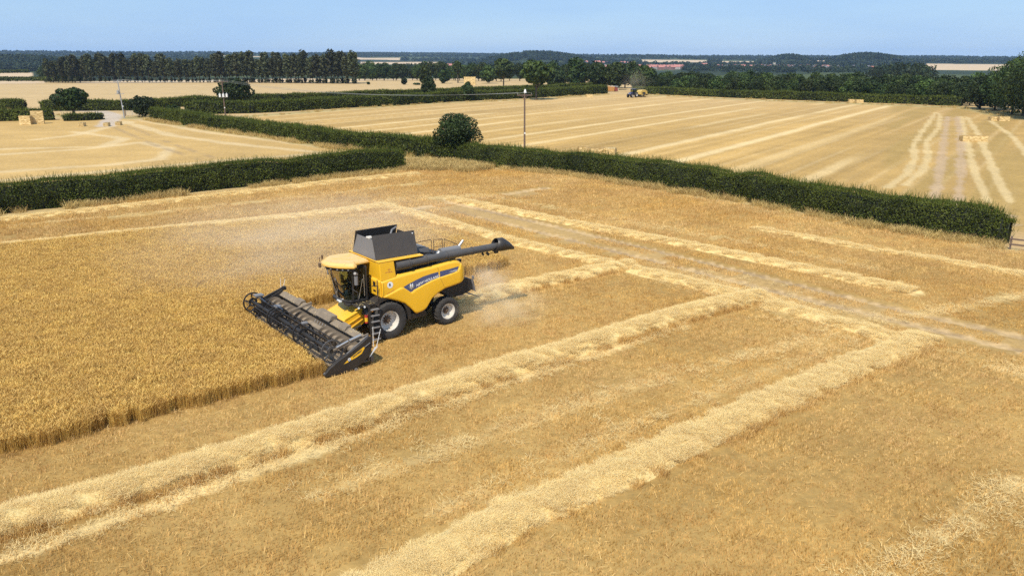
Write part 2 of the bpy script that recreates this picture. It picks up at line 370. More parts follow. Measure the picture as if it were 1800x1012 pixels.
    d2 = pdist(x, y, HR_near)[0]
    c2 = mixc(c2, (0.48, 0.33, 0.175), (1 - smooth(4, 9, d2)) * 0.65)
    c = np.where((f2 & ~nf)[:, None], c2, c)
    # --- field on the left, beyond the near left hedge
    f3 = inside(x, y, F3)
    c3 = np.array([0.50, 0.325, 0.12])[None, :] * (0.88 + 0.24 * fbm(x / 14, y / 9, 101, 4))[:, None]
    for ln in SWATH3:
        d, al = pdist(x, y, ln); c3 = mixc(c3, (0.63, 0.47, 0.25), (1 - smooth(0.5, 1.6, d + (mid - .5) * 1.2)) * 0.7)
    for ln in RUT3:
        d, al = pdist(x, y, ln); c3 = mixc(c3, (0.30, 0.21, 0.12), (1 - smooth(0.3, 0.9, d + (mid - .5) * .6)) * 0.5 * smooth(.35, .6, mid))
    c = np.where((f3 & ~nf & ~f2)[:, None], c3, c)
    f4 = inside(x, y, M_FIELD4)
    c4 = np.array([0.50, 0.35, 0.17])[None, :] * (0.9 + 0.2 * fbm(x / 150, y / 16, 111, 3))[:, None]
    c = np.where(f4[:, None], c4, c)
    # rough grass along the lanes and hedge feet
    for ln, w in LANE_GRASS:
        d, al = pdist(x, y, ln); c = mixc(c, (0.38, 0.30, 0.13), (1 - smooth(w * 0.6, w, d + (mid - .5) * 2)) * (~nf) * 0.9)
    for ln, w in LANES:
        d, al = pdist(x, y, ln); c = mixc(c, (0.50, 0.41, 0.32), (1 - smooth(w * 0.7, w * 1.1, d + (mid - .5) * .8)) * 0.9)
    return c
LANE_GRASS = [(gl((-100, 205), (60, 203), (180, 206)), 5), (gl((240, 207), (330, 200), (600, 182), (900, 166), (1060, 159)), 6), (gl((-100, 193), (40, 192)), 3),
              (HR_far, 2.2), (gl((1130, 167), (1300, 175), (1700, 190), (1800, 210)), 4), (gl((330, 214), (450, 204), (600, 193), (760, 182), (920, 176), (1065, 166)), 3.0)]
LANES = [(gl((186, 222), (194, 212), (200, 203), (178, 196), (120, 195)), 2.2)]

# ------------------------------------------------------------------ the ground: one sheet from under the camera to beyond the horizon
def build_ground():
    th = np.concatenate([np.arange(-180, -42, 4.0), np.arange(-42, 42.01, 0.14), np.arange(46, 180.1, 4.0)])
    rr = [0.01, 3.0, 6.0, 9.0, 12.0]
    r = 14.0
    while r < 11000: rr.append(r); r *= 1.0095
    rr = np.array(rr); nt, nr = len(th), len(rr)
    T, RR = np.meshgrid(np.radians(th), rr)
    x = (RR * np.sin(T)).ravel(); y = (RR * np.cos(T)).ravel(); z = land(x, y)
    rad = RR.ravel()
    # furrows of tyre and drill: a few centimetres of real relief close by
    near = rad < 90
    st, tr = straw_masks(x[near], y[near])
    z[near] += (fbm(x[near] / 2.5, y[near] / 2.5, 131, 3) - .5) * 0.10 + (fbm(x[near] / .5, y[near] / .5, 132, 2) - .5) * 0.06
    for ln in RUTS:
        d, al = pdist(x[near], y[near], ln); z[near] -= 0.07 * (1 - smooth(0.15, 0.4, d))
    c = np.zeros((len(x), 3)); B = 120000
    for i in range(0, len(x), B): c[i:i + B] = ground_colour(x[i:i + B], y[i:i + B])
    i = np.arange(nr - 1)[:, None] * nt + np.arange(nt - 1)[None, :]
    q = np.stack([i, i + nt, i + nt + 1, i + 1], -1).reshape(-1, 4)[:, ::-1]
    me = np_mesh('ground', np.stack([x, y, z], 1), quads=q, smooth=True)
    a = me.attributes.new('field', 'FLOAT_COLOR', 'POINT')
    a.data.foreach_set('color', np.concatenate([c, np.ones((len(x), 1))], 1).astype(np.float32).ravel())
    m, nt_, b = mat_new('farmland')
    at = nt_.nodes.new('ShaderNodeAttribute'); at.attribute_name = 'field'
    tc = nt_.nodes.new('ShaderNodeTexCoord')
    n1 = nt_.nodes.new('ShaderNodeTexNoise'); n1.inputs['Scale'].default_value = 2.2; n1.inputs['Detail'].default_value = 9; n1.inputs['Roughness'].default_value = 0.75
    nt_.links.new(tc.outputs['Object'], n1.inputs['Vector'])
    n2 = nt_.nodes.new('ShaderNodeTexNoise'); n2.inputs['Scale'].default_value = 0.16; n2.inputs['Detail'].default_value = 6; n2.inputs['Roughness'].default_value = 0.6
    nt_.links.new(tc.outputs['Object'], n2.inputs['Vector'])
    r1 = nt_.nodes.new('ShaderNodeMapRange'); r1.inputs[1].default_value = 0.3; r1.inputs[2].default_value = 0.7; r1.inputs[3].default_value = 0.72; r1.inputs[4].default_value = 1.24
    nt_.links.new(n1.outputs['Fac'], r1.inputs[0])
    r2 = nt_.nodes.new('ShaderNodeMapRange'); r2.inputs[1].default_value = 0.3; r2.inputs[2].default_value = 0.7; r2.inputs[3].default_value = 0.88; r2.inputs[4].default_value = 1.10
    nt_.links.new(n2.outputs['Fac'], r2.inputs[0])
    mm = nt_.nodes.new('ShaderNodeMath'); mm.operation = 'MULTIPLY'; nt_.links.new(r1.outputs[0], mm.inputs[0]); nt_.links.new(r2.outputs[0], mm.inputs[1])
    vm = nt_.nodes.new('ShaderNodeVectorMath'); vm.operation = 'SCALE'; nt_.links.new(at.outputs['Color'], vm.inputs[0]); nt_.links.new(mm.outputs[0], vm.inputs['Scale'])
    nt_.links.new(vm.outputs[0], b.inputs['Base Color']); b.inputs['Roughness'].default_value = 0.9; b.inputs['Specular IOR Level'].default_value = 0.1
    bp = nt_.nodes.new('ShaderNodeBump'); bp.inputs['Strength'].default_value = 0.6; bp.inputs['Distance'].default_value = 0.08
    nt_.links.new(n1.outputs['Fac'], bp.inputs['Height']); nt_.links.new(bp.outputs[0], b.inputs['Normal'])
    me.materials.append(m)
    return tag(link('ground', me), kind='structure')
build_ground()

# ------------------------------------------------------------------ straw, stubble, standing crop: what nobody could count
def blades(n, pos, height, width, lean, tint, seg=1, az=None, droop=0.0):
    """n flat blades rising from pos; returns verts, quads"""
    az = rng.uniform(0, 2 * math.pi, n) if az is None else az
    fa = rng.uniform(0, math.pi, n)                       # which way the flat side looks
    wx, wy = np.cos(fa) * width / 2, np.sin(fa) * width / 2
    V = []; 
    for k in range(seg + 1):
        t = k / seg
        off = lean * t + droop * t * t
        cx = pos[:, 0] + np.cos(az) * off * height; cy = pos[:, 1] + np.sin(az) * off * height
        cz = pos[:, 2] + height * t * (1 - 0.35 * droop * t)
        s = 1 - 0.45 * t
        V.append(np.stack([cx - wx * s, cy - wy * s, cz], 1)); V.append(np.stack([cx + wx * s, cy + wy * s, cz], 1))
    V = np.stack(V, 1)                                     # n, 2(seg+1), 3
    base = np.arange(n)[:, None] * (2 * (seg + 1))
    Q = np.concatenate([base + np.array([2 * k, 2 * k + 1, 2 * k + 3, 2 * k + 2]) for k in range(seg)])
    return V.reshape(-1, 3), Q, np.tile(tint, seg)

def join(parts):
    v = []; q = []; t = []; o = 0
    for a, b, c in parts: v.append(a); q.append(b + o); t.append(c); o += len(a)
    return np.concatenate(v), np.concatenate(q), np.concatenate(t)

def scatter(name, label, pts, rot, scl, protos, tilt=0.0):
    """one object of kind stuff: patches set at the given points"""
    me = bpy.data.meshes.new(name); me.vertices.add(len(pts)); me.vertices.foreach_set('co', np.asarray(pts, np.float32).ravel())
    def att(n, t, v):
        a = me.attributes.new(n, t, 'POINT'); a.data.foreach_set('vector' if t == 'FLOAT_VECTOR' else 'value', np.asarray(v, np.float32 if t != 'INT' else np.int32).ravel())
    eul = np.stack([rng.normal(0, tilt, len(pts)), rng.normal(0, tilt, len(pts)), rot], 1)
    att('rot', 'FLOAT_VECTOR', eul); att('scl', 'FLOAT_VECTOR', scl); att('pick', 'INT', rng.integers(0, len(protos), len(pts)))
    o = link(name, me); tag(o, label, kind='stuff')
    pc = bpy.data.collections.new(name + ' patches')
    for i, pm in enumerate(protos):
        po = bpy.data.objects.new('%s_patch' % name, pm); pc.objects.link(po)
    ng = bpy.data.node_groups.new(name + ' scatter', 'GeometryNodeTree')
    ng.interface.new_socket('Geometry', in_out='INPUT', socket_type='NodeSocketGeometry'); ng.interface.new_socket('Geometry', in_out='OUTPUT', socket_type='NodeSocketGeometry')
    N = ng.nodes; gi = N.new('NodeGroupInput'); go = N.new('NodeGroupOutput')
    mp = N.new('GeometryNodeMeshToPoints'); io = N.new('GeometryNodeInstanceOnPoints'); ci = N.new('GeometryNodeCollectionInfo')
    ci.inputs['Collection'].default_value = pc; ci.inputs['Separate Children'].default_value = True; ci.inputs['Reset Children'].default_value = True
    def named(n, t):
        a = N.new('GeometryNodeInputNamedAttribute'); a.data_type = t; a.inputs['Name'].default_value = n; return a.outputs['Attribute']
    io.inputs['Pick Instance'].default_value = True
    L = ng.links
    L.new(gi.outputs[0], mp.inputs['Mesh']); L.new(mp.outputs[0], io.inputs['Points']); L.new(ci.outputs[0], io.inputs['Instance'])
    L.new(named('pick', 'INT'), io.inputs['Instance Index'])
    e2r = N.new('FunctionNodeEulerToRotation'); L.new(named('rot', 'FLOAT_VECTOR'), e2r.inputs[0]); L.new(e2r.outputs[0], io.inputs['Rotation'])
    L.new(named('scl', 'FLOAT_VECTOR'), io.inputs['Scale']); L.new(io.outputs[0], go.inputs[0])
    md = o.modifiers.new('scatter', 'NODES'); md.node_group = ng
    return o

def grid_pts(x0, x1, y0, y1, step):
    gx, gy = np.meshgrid(np.arange(x0, x1, step), np.arange(y0, y1, step))
    x = gx.ravel() + rng.uniform(-.35, .35, gx.size) * step; y = gy.ravel() + rng.uniform(-.35, .35, gx.size) * step
    return x, y
def in_view(x, y, mx=0.70, ymin=17):
    return (np.abs(x) < np.maximum(y, 0) * mx + 2.5) & (y > ymin)

HEAD = CH_ROT
# stubble patches, drill rows along x
stub = []
ROW_Y = np.arange(-0.558, 0.60, 0.124); ROW_T = np.array([.20, -.12, .05, -.30, .16, -.05, .24, -.22, .08, -.06])[:len(ROW_Y)]   # some drill rows stand thicker than others
for k in range(7):
    px_, py_ = [], []
    for row in ROW_Y:
        xx = np.arange(-0.62, 0.62, 0.062); xx = xx[rng.random(len(xx)) < 0.86]
        px_.append(xx + rng.normal(0, .015, len(xx))); py_.append(row + rng.normal(0, .016, len(xx)))
    p = np.stack([np.concatenate(px_), np.concatenate(py_), np.full(sum(map(len, px_)), -0.03)], 1)
    clump = fbm(p[:, 0] * 3.0 + k * 9, p[:, 1] * 3.0, 200 + k, 2)
    p = p[rng.random(len(p)) < 0.60 + 1.1 * (clump - 0.28)]
    n = len(p); parts = []; ri_ = np.argmin(np.abs(p[:, 1:2] - ROW_Y[None, :]), axis=1); tt_ = np.clip(rng.beta(1.2, 1.2, n) + ROW_T[ri_], 0, 1); th_ = rng.uniform(.07, .155, n) * (1 + ROW_T[ri_] * .8)
    for rep in range(5):
        q = p + np.concatenate([rng.normal(0, .015, (n, 2)), np.zeros((n, 1))], 1)
        parts.append(blades(n, q, th_ * rng.uniform(.8, 1.1, n), rng.uniform(.008, .015, n), rng.uniform(0, .45, n), np.clip(tt_ + rng.normal(0, .12, n), 0, 1)))
    nl = 9                                                 # bits of straw lying between the rows
    pl = np.stack([rng.uniform(-.6, .6, nl), rng.uniform(-.6, .6, nl), rng.uniform(.02, .12, nl)], 1)
    parts.append(blades(nl, pl, rng.uniform(.03, .08, nl), np.full(nl, .016), rng.uniform(2, 5, nl), rng.uniform(.6, 1, nl)))
    stub.append(np_mesh('stubble_patch', *join(parts)[:2], tint=join(parts)[2], mat=M['stubble']))
def field_grid(step, lo, hi):
    a = np.arange(-75, 75, step); gx, gy = np.meshgrid(a, a); gx, gy = gx.ravel(), gy.ravel()
    x = CO[0] + FW[0] * gx + LF[0] * gy; y = CO[1] + FW[1] * gx + LF[1] * gy
    k_ = (y > lo) & (y <= hi); return x[k_], y[k_]
xs, ys = field_grid(1.24, 15, 62); x2, y2 = field_grid(1.86, 62, 110)
SC = np.concatenate([np.full(len(xs), 1.0), np.full(len(x2), 1.5)])
xs = np.concatenate([xs, x2]); ys = np.concatenate([ys, y2])
k = in_view(xs, ys) & inside(xs, ys, NEAR) & ~inside(xs, ys, STAND)
lx, ly = to_local(xs, ys)
k &= ~((np.abs(lx - 4.0) < 0.7) & (ly > -5.5) & (ly < 4.0))
dh = np.minimum(pdist(xs, ys, HR_near)[0], pdist(xs, ys, HL)[0]); k &= dh > 1.2
st, tr = straw_masks(xs, ys); k &= rng.random(len(xs)) > np.clip(st * 0.8 + tr * .9, 0, .95)
dt_ = np.minimum(pdist(xs, ys, TRACK[0][0])[0], pdist(xs, ys, TRACK[1][0])[0]); k &= ~((dt_ < .62) & (rng.random(len(xs)) < .93))
xs, ys, SC, st = xs[k], ys[k], SC[k], st[k]
hd = pdist(xs, ys, SW['D'][0])[0]
# rows follow the headland on the hedge side of the turning swath
head_dir = math.atan2(SW['D'][0][-1][1] - SW['D'][0][0][1], SW['D'][0][-1][0] - SW['D'][0][0][0])
side = inside(xs, ys, [SW['D'][0][0], SW['D'][0][-1], (90, 20), (60, 110), (0, 130)])
rot = np.where(side, head_dir, HEAD) + rng.normal(0, .004, len(xs))
hn = 0.85 + 0.35 * fbm(xs / 5, ys / 5, 141, 3) * (1 - 0.5 * st)
scatter('stubble', 'short golden stubble covering the cut part of the near field', np.stack([xs, ys, np.zeros(len(xs))], 1), rot, np.stack([SC, SC, SC * hn], 1), stub, 0.03)

# standing crop
crop = []
for k in range(7):
    n = 215
    p = np.stack([rng.uniform(-.29, .29, n), rng.uniform(-.29, .29, n), np.full(n, -0.03)], 1)
    h = rng.normal(.60, .055, n); az = rng.uniform(0, 6.283, n); ln = rng.uniform(0.02, .22, n)
    tint = np.clip(rng.beta(2, 2, n), 0, 1)
    a = blades(n, p, h, np.full(n, .010), ln, tint * 0.7, az=az)
    tip = np.stack([p[:, 0] + np.cos(az) * ln * h, p[:, 1] + np.sin(az) * ln * h, p[:, 2] + h - .02], 1)
    b = blades(n, tip, rng.uniform(.06, .11, n), rng.uniform(.016, .026, n), rng.uniform(.3, 1.6, n), np.clip(tint + rng.normal(.12, .12, n), 0, 1), az=az)
    nl = 26
    lf = blades(nl, np.stack([rng.uniform(-.29, .29, nl), rng.uniform(-.29, .29, nl), rng.uniform(.15, .4, nl)], 1), rng.uniform(.1, .2, nl), np.full(nl, .014), rng.uniform(.5, 1.6, nl), rng.uniform(.2, .9, nl))
    j = join([a, b, lf]); crop.append(np_mesh('crop_patch', j[0], j[1], tint=j[2], mat=M['wheat']))
xs, ys = grid_pts(-62, 20, 16, 72, 0.43)
k = in_view(xs, ys, 0.72, 15) & inside(xs, ys, STAND)
lx, ly = to_local(xs, ys)
k &= ~((lx < 4.85) & (ly > -6.1))
k &= ly < 4.05 - 0.26 + 0.12 * rng.random(len(xs))
# tramlines: the sprayer's two wheel tracks stay thin
k &= rng.random(len(xs)) > 0.02
xs, ys = xs[k], ys[k]
hv = 0.93 + 0.14 * fbm(xs / 4.5, ys / 4.5, 151, 3)
scatter('standing_barley', 'standing ripe golden barley in front of the combine', np.stack([xs, ys, np.zeros(len(xs))], 1), rng.uniform(0, 6.28, len(xs)), np.stack([np.ones(len(xs)), np.ones(len(xs)), hv], 1), crop, 0.05)

# windrows: a mound of straw with loose strands on it
strand = []
for k in range(6):
    n = 230; u = rng.uniform(0, 2 * math.pi, n); rad = np.sqrt(rng.random(n)) * .30
    p = np.stack([rad * np.cos(u), rad * np.sin(u), rng.uniform(-.02, .06, n)], 1)
    h = rng.uniform(.015, .055, n)
    a = blades(n, p, h, rng.uniform(.006, .011, n), rng.uniform(.08, .20, n) / h, np.clip(rng.beta(1.6, 1.3, n), 0, 1))
    n2 = 36; p2 = np.stack([rng.uniform(-.28, .28, n2), rng.uniform(-.28, .28, n2), np.zeros(n2)], 1)
    b = blades(n2, p2, rng.uniform(.05, .13, n2), np.full(n2, .010), rng.uniform(.4, 1.4, n2), rng.uniform(.3, 1, n2))
    j = join([a, b]); strand.append(np_mesh('strand_patch', j[0], j[1], tint=j[2], mat=M['straw']))
thin = []
for k in range(5):
    n = 46; p = np.stack([rng.normal(0, .25, n), rng.normal(0, .25, n), rng.uniform(0, .08, n)], 1); h = rng.uniform(.02, .08, n)
    a = blades(n, p, h, rng.uniform(.009, .016, n), rng.uniform(.10, .24, n) / h, np.clip(rng.beta(2.0, 1.6, n), 0, 1)); thin.append(np_mesh('thin_patch', a[0], a[1], tint=a[2], mat=M['straw']))
def straw_heap_mat():
    m, nt, b = mat_new('windrow straw')
    tc = nt.nodes.new('ShaderNodeTexCoord')
    n = nt.nodes.new('ShaderNodeTexNoise'); n.inputs['Scale'].default_value = 9; n.inputs['Detail'].default_value = 8; n.inputs['Roughness'].default_value = .75
    nt.links.new(tc.outputs['Object'], n.inputs['Vector'])
    rp = nt.nodes.new('ShaderNodeValToRGB'); rp.color_ramp.elements[0].position = .3; rp.color_ramp.elements[0].color = (.50, .34, .11, 1); rp.color_ramp.elements[1].position = .68; rp.color_ramp.elements[1].color = (.87, .67, .32, 1)
    nt.links.new(n.outputs['Fac'], rp.inputs[0]); nt.links.new(rp.outputs[0], b.inputs['Base Color']); b.inputs['Roughness'].default_value = .85; b.inputs['Specular IOR Level'].default_value = .15
    bp = nt.nodes.new('ShaderNodeBump'); bp.inputs['Strength'].default_value = .8; bp.inputs['Distance'].default_value = .08
    nt.links.new(n.outputs['Fac'], bp.inputs['Height']); nt.links.new(bp.outputs[0], b.inputs['Normal'])
    return m
M['heap'] = straw_heap_mat()
SWLAB = {'A': 'thick fresh straw windrow beside the standing barley, nearest long one', 'B': 'broad flat pale straw windrow across the lower right of the field', 'C': 'short straw windrow lying behind the combine',
         'D': 'turning windrow crossing the ends of the rows behind the unloading auger', 'E': 'headland straw windrow next to the wheel tracks on the hedge side', 'G': 'pale straw strip across the far end of the standing barley',
         'H': 'thin pale straw strip along the foot of the left hedge', 'J': 'thin pale straw strip along the foot of the right hedge'}
for key, (ln, w, h) in SW.items():
    P = resample(ln, 0.3); n = len(P)
    T = np.gradient(P, axis=0); T /= np.linalg.norm(T, axis=1)[:, None]; Nn = np.stack([-T[:, 1], T[:, 0]], 1)
    m = 15; us = np.linspace(-1.15, 1.15, m)
    V = np.zeros((n, m, 3))
    for i, u in enumerate(us):
        s = np.arange(n) * .3
        wv = w * (0.95 + 0.28 * (fbm(s / 2.2 + 5, s * 0 + (u > 0) * 7 + 3, 300 + ord(key), 3) - .5) * 1.6)
        x = P[:, 0] + Nn[:, 0] * u * wv; y = P[:, 1] + Nn[:, 1] * u * wv
        prof = max(0.0, 1 - abs(u) ** 2.6)
        z = h * prof * (0.84 + 0.26 * fbm(x / 1.3, y / .9, 310, 3) + .06 * fbm(x / .25, y / .25, 311, 2)) - (0.07 if abs(u) > 1.0 else 0.0) + 0.02
        end = np.minimum(1, np.minimum(s, s[-1] - s) / 0.8 + 0.05)
        V[:, i] = np.stack([x, y, z * end], 1)
    idx = np.arange(n - 1)[:, None] * m + np.arange(m - 1)[None, :]
    q = np.stack([idx, idx + 1, idx + m + 1, idx + m], -1).reshape(-1, 4)[:, ::-1]
    ob = link('straw_windrow', np_mesh('windrow', V.reshape(-1, 3), quads=q, mat=M['heap'], smooth=True)); tag(ob, SWLAB[key], 'windrow')
    # strands
    area = 0.3 * n * 2 * w; mid = P.mean(0); dens = 17.0 if np.hypot(*mid) < 45 else 10.0
    k = int(area * dens); ii = rng.integers(0, n, k); u = rng.uniform(-.9, .9, k)
    off = rng.normal(0, .06, (k, 2))
    x = P[ii, 0] + Nn[ii, 0] * u * w + off[:, 0]; y = P[ii, 1] + Nn[ii, 1] * u * w + off[:, 1]
    z = h * np.maximum(0, 1 - np.abs(u) ** 2.6) * (0.84 + 0.26 * fbm(x / 1.3, y / .9, 310, 3) + .06 * fbm(x / .25, y / .25, 311, 2)) + .0
    kk = in_view(x, y); sc = rng.uniform(.7, 1.25, k)
    so_ = scatter('loose_straw', 'loose strands of straw on the ' + SWLAB[key].split(' windrow')[0].split(' strip')[0] + ' row', np.stack([x, y, z], 1)[kk], rng.uniform(0, 6.28, kk.sum()), np.stack([sc, sc, sc], 1)[kk], strand, .08)
fr = []
for k in range(4):
    n = 70; p = np.stack([rng.normal(0, .16, n), rng.normal(0, .12, n), np.full(n, -.03)], 1)
    a = blades(n, p, rng.uniform(.16, .36, n), rng.uniform(.010, .018, n), rng.uniform(.05, .7, n), np.clip(rng.beta(1.3, 1.8, n), 0, 1)); fr.append(np_mesh('fringe_patch', a[0], a[1], tint=a[2], mat=M['stubble']))
fx_, fy_ = [], []
for key, d0, d1, per in (('A', .80, 1.0, 5.5), ('B', .88, 1.25, 3.0), ('C', .75, .95, 3.0)):
    P = resample(SW[key][0], .3); T = np.gradient(P, axis=0); T /= np.linalg.norm(T, axis=1)[:, None]; Nn = np.stack([-T[:, 1], T[:, 0]], 1)
    n = int(len(P) * .3 * per); ii = rng.integers(0, len(P), n); o = rng.uniform(d0, d1, n)
    kk = fbm(P[ii, 0] / 1.4, P[ii, 1] / 1.4, 411, 2) > .34; fx_.append((P[ii, 0] - Nn[ii, 0] * o)[kk]); fy_.append((P[ii, 1] - Nn[ii, 1] * o)[kk])
fx_, fy_ = np.concatenate(fx_), np.concatenate(fy_); sf = rng.uniform(.7, 1.15, len(fx_))
scatter('tall_stubble', 'taller yellow stubble left standing along the near edge of the windrows', np.stack([fx_, fy_, np.zeros(len(fx_))], 1), rng.uniform(0, 6.28, len(fx_)), np.stack([sf, sf, sf], 1), fr, .08)
# flattened straw over the corner at the lower right and along the faint marks
xs, ys = grid_pts(8, 24, 16, 34, .75)
k = (rng.random(len(xs)) < .55) & inside(xs, ys, gl((1830, 830), (1700, 910), (1560, 1030), (1560, 1100), (2000, 1100)))
cx, cy = [xs[k]], [ys[k]]
for ln, w, a in FAINT:
    P = resample(ln, .4); n = int(len(P) * 2.2 * a * w * 5); ii = rng.integers(0, len(P), n); o = rng.normal(0, w * .8, (n, 2)); cx.append(P[ii, 0] + o[:, 0]); cy.append(P[ii, 1] + o[:, 1])
# chaff thrown out beside the windrows
xs, ys = grid_pts(-40, 40, 17, 60, 1.0); k = (rng.random(len(xs)) < .0) & inside(xs, ys, NEAR) & ~inside(xs, ys, STAND) & in_view(xs, ys); lx, ly = to_local(xs, ys)
k &= ~((lx > -6) & (lx < 6) & (np.abs(ly) < 6)); cx.append(xs[k]); cy.append(ys[k])
xs, ys = np.concatenate(cx), np.concatenate(cy); k = ~inside(xs, ys, STAND); xs, ys = xs[k], ys[k]; sc = rng.uniform(.6, 1.2, len(xs))
scatter('scattered_straw', 'thin scattered straw and chaff between the windrows', np.stack([xs, ys, np.full(len(xs), .06)], 1), rng.uniform(0, 6.28, len(xs)), np.stack([sc, sc, sc], 1), thin, .1)

# dry grass along the hedge feet
tuft = []
for k in range(5):
    n = 130; p = np.stack([rng.normal(0, .28, n), rng.normal(0, .28, n), np.full(n, -.04)], 1)
    a = blades(n, p, rng.uniform(.25, .75, n), rng.uniform(.015, .03, n), rng.uniform(.1, .5, n), np.clip(rng.beta(1.8, 1.5, n), 0, 1), seg=2, droop=.35)
    tuft.append(np_mesh('grass_patch', *a[:2], tint=a[2], mat=M['drygrass']))
gx, gy, gs = [], [], []
def verge(line, d0, d1, per_m, s, sgn=-1):
    P = resample(line, .5); T = np.gradient(P, axis=0); T /= np.linalg.norm(T, axis=1)[:, None]; Nn = np.stack([-T[:, 1], T[:, 0]], 1)
    n = int(len(P) * .5 * per_m); ii = rng.integers(0, len(P), n); o = rng.uniform(d0, d1, n)
    kk = fbm(P[ii, 0] / 3, P[ii, 1] / 3, 401, 2) > .3
    gx.append((P[ii, 0] + sgn * Nn[ii, 0] * o)[kk]); gy.append((P[ii, 1] + sgn * Nn[ii, 1] * o)[kk]); gs.append(rng.uniform(.7, 1.3, kk.sum()) * s)
verge(HR_near, -.4, 1.5, 5.0, 1.0, 1); verge(HL, -.3, 1.5, 4.5, 1.0, -1); verge(HR_near, -4.2, -2.6, 2, .9, 1)
verge(HR_far, -.6, 1.2, 2.2, 1.2, 1)
for a_ in [(gl((745, 300), (775, 288)), 3.0), (gl((700, 288), (770, 290), (840, 300)), 2.4)]: verge(a_[0], -a_[1], a_[1], 24, 1.1)
for ln, w in LANE_GRASS[:3] + LANE_GRASS[4:]: verge(ln, -w * .7, w * .7, 0.8, .9)
xs, ys, ss = np.concatenate(gx), np.concatenate(gy), np.concatenate(gs)
scatter('dry_grass', 'dry straw coloured grass growing along the hedge feet', np.stack([xs, ys, np.zeros(len(xs))], 1), rng.uniform(0, 6.28, len(xs)), np.stack([ss, ss, ss * rng.uniform(.6, 1.2, len(ss))], 1), tuft, .08)

# ------------------------------------------------------------------ foliage
def unit(v): return v / np.maximum(np.linalg.norm(v, axis=-1, keepdims=True), 1e-9)
def leaf_quads(P, Nr, size, flat=0.6, aspect=0.62):
    """leaf-sized faces at P, turned loosely along the directions Nr"""
    n = len(P); nn = unit(Nr * flat + rng.normal(0, 1, (n, 3)) * 0.6)
    u = unit(np.cross(nn, rng.normal(0, 1, (n, 3)))); v = np.cross(nn, u)
    s = size[:, None] if np.ndim(size) else size
    a, b = u * s, v * s * aspect
    V = np.stack([P - a, P - b * .9 + a * .1, P + a, P + b * .9 + a * .1], 1).reshape(-1, 3)
    return V, np.arange(n * 4).reshape(-1, 4)

def crown_data(n, w, h, lobes, leaf, seed, squash=1.0, base=0.15, shape='round'):
    """leaf cloud of a crown h high and w wide standing on z=0: clumps on an uneven envelope"""
    g = np.random.default_rng(seed)
    C, RAD = [], []
    for i in range(lobes):
        t = (i + .5) / lobes; zz = 1 - 2 * t; az = i * 2.39996 + g.normal(0, .35)
        rr = math.sqrt(max(0, 1 - zz * zz)) * g.uniform(.5, 1.0)
        if shape == 'column': k = .55 + .45 * math.sin(math.pi * min(1, (zz + 1) / 2 * .9 + .15)); x = math.cos(az) * .42 * k; y = math.sin(az) * .42 * k; z = zz * .86
        elif shape == 'cone': k = max(.15, 1 - (zz + 1) / 2); x = math.cos(az) * .75 * k; y = math.sin(az) * .75 * k; z = zz * .9
        else: x = math.cos(az) * rr * .74; y = math.sin(az) * rr * .74; z = zz * .72 * g.uniform(.75, 1.1)
        C.append((x, y, z)); RAD.append(g.uniform(.20, .38) * (1.0 if shape == 'round' else .62))
    C.append((0, 0, 0)); RAD.append(.44 if shape == 'round' else .3)
    C = np.array(C); RAD = np.array(RAD)
    pr = RAD ** 2 / (RAD ** 2).sum(); ii = g.choice(len(C), n, p=pr)
    d = unit(g.normal(0, 1, (n, 3))); sh = g.uniform(.72, 1.06, n) ** .6
    P = C[ii] + d * (RAD[ii] * sh)[:, None]
    out = unit(P * np.array([1, 1, .8]) + d * .5)
    P = P * np.array([w / 2, w / 2, h / 2 * squash]); P[:, 2] += h / 2
    P[:, 2] = np.maximum(P[:, 2], h * .02 * g.random(n))
    V, Q = leaf_quads(P, out, leaf * g.uniform(.6, 1.3, n), .7)
    tint = np.clip(g.beta(2, 2.2, n) + (g.random(len(C)) - .5)[ii] * .5, 0, 1)
    return V, Q, tint

def crown_mesh(name, mat, *a, **k):
    V, Q, t = crown_data(*a, **k); return np_mesh(name, V, quads=Q, tint=t, mat=mat)

def tube_data(p0, p1, r0, r1, n=7):
    p0, p1 = np.array(p0, float), np.array(p1, float); d = unit(p1 - p0)
    a = unit(np.cross(d, [0.3, 1, 0.2])); b = np.cross(d, a); t = np.linspace(0, 2 * math.pi, n, endpoint=False)
    c = np.cos(t)[:, None] * a + np.sin(t)[:, None] * b
    V = np.concatenate([p0 + c * r0, p1 + c * r1]); i = np.arange(n)
    return V, np.stack([i, (i + 1) % n, (i + 1) % n + n, i + n], 1)
def trunk_mesh(name, h, r, limbs, seed, spread=.5, top=1.5, lean=0.0):
    g = np.random.default_rng(seed); v = []; q = []; o = 0
    segs = [((0, 0, -.2), (lean * h * .5, 0, h * .55), r * 1.25, r * .8), ((lean * h * .5, 0, h * .55), (lean * h, 0, h * 1.05), r * .8, r * .5)]
    for k in range(limbs):
        a = k * 2.4 + g.uniform(-.4, .4); z0 = h * g.uniform(.6, 1.0); L = h * top * g.uniform(.4, .8)
        segs.append(((lean * z0, 0, z0), (lean * z0 + math.cos(a) * L * spread, math.sin(a) * L * spread, z0 + L), r * .45, r * .12))
    for p0, p1, a, b in segs:
        V, Q = tube_data(p0, p1, a, b); v.append(V); q.append(Q + o); o += len(V)
    return np_mesh(name, np.concatenate(v), quads=np.concatenate(q), mat=M['bark'], smooth=True)

def plant_tree(name, label, loc, crown_me, trunk_me, cz=0.0, s=(1, 1, 1), rz=0.0, cat='tree', group=None, extra=None):
    e = empty(name, (loc[0], loc[1], loc[2] if len(loc) > 2 else 0), rz); tag(e, label, cat, group); e.scale = s
    c = link('crown', crown_me, e); c.location = (0, 0, cz)
    if trunk_me: link('trunk', trunk_me, e)
    if extra: x = link('trunk_shoots', extra, e)
    return e

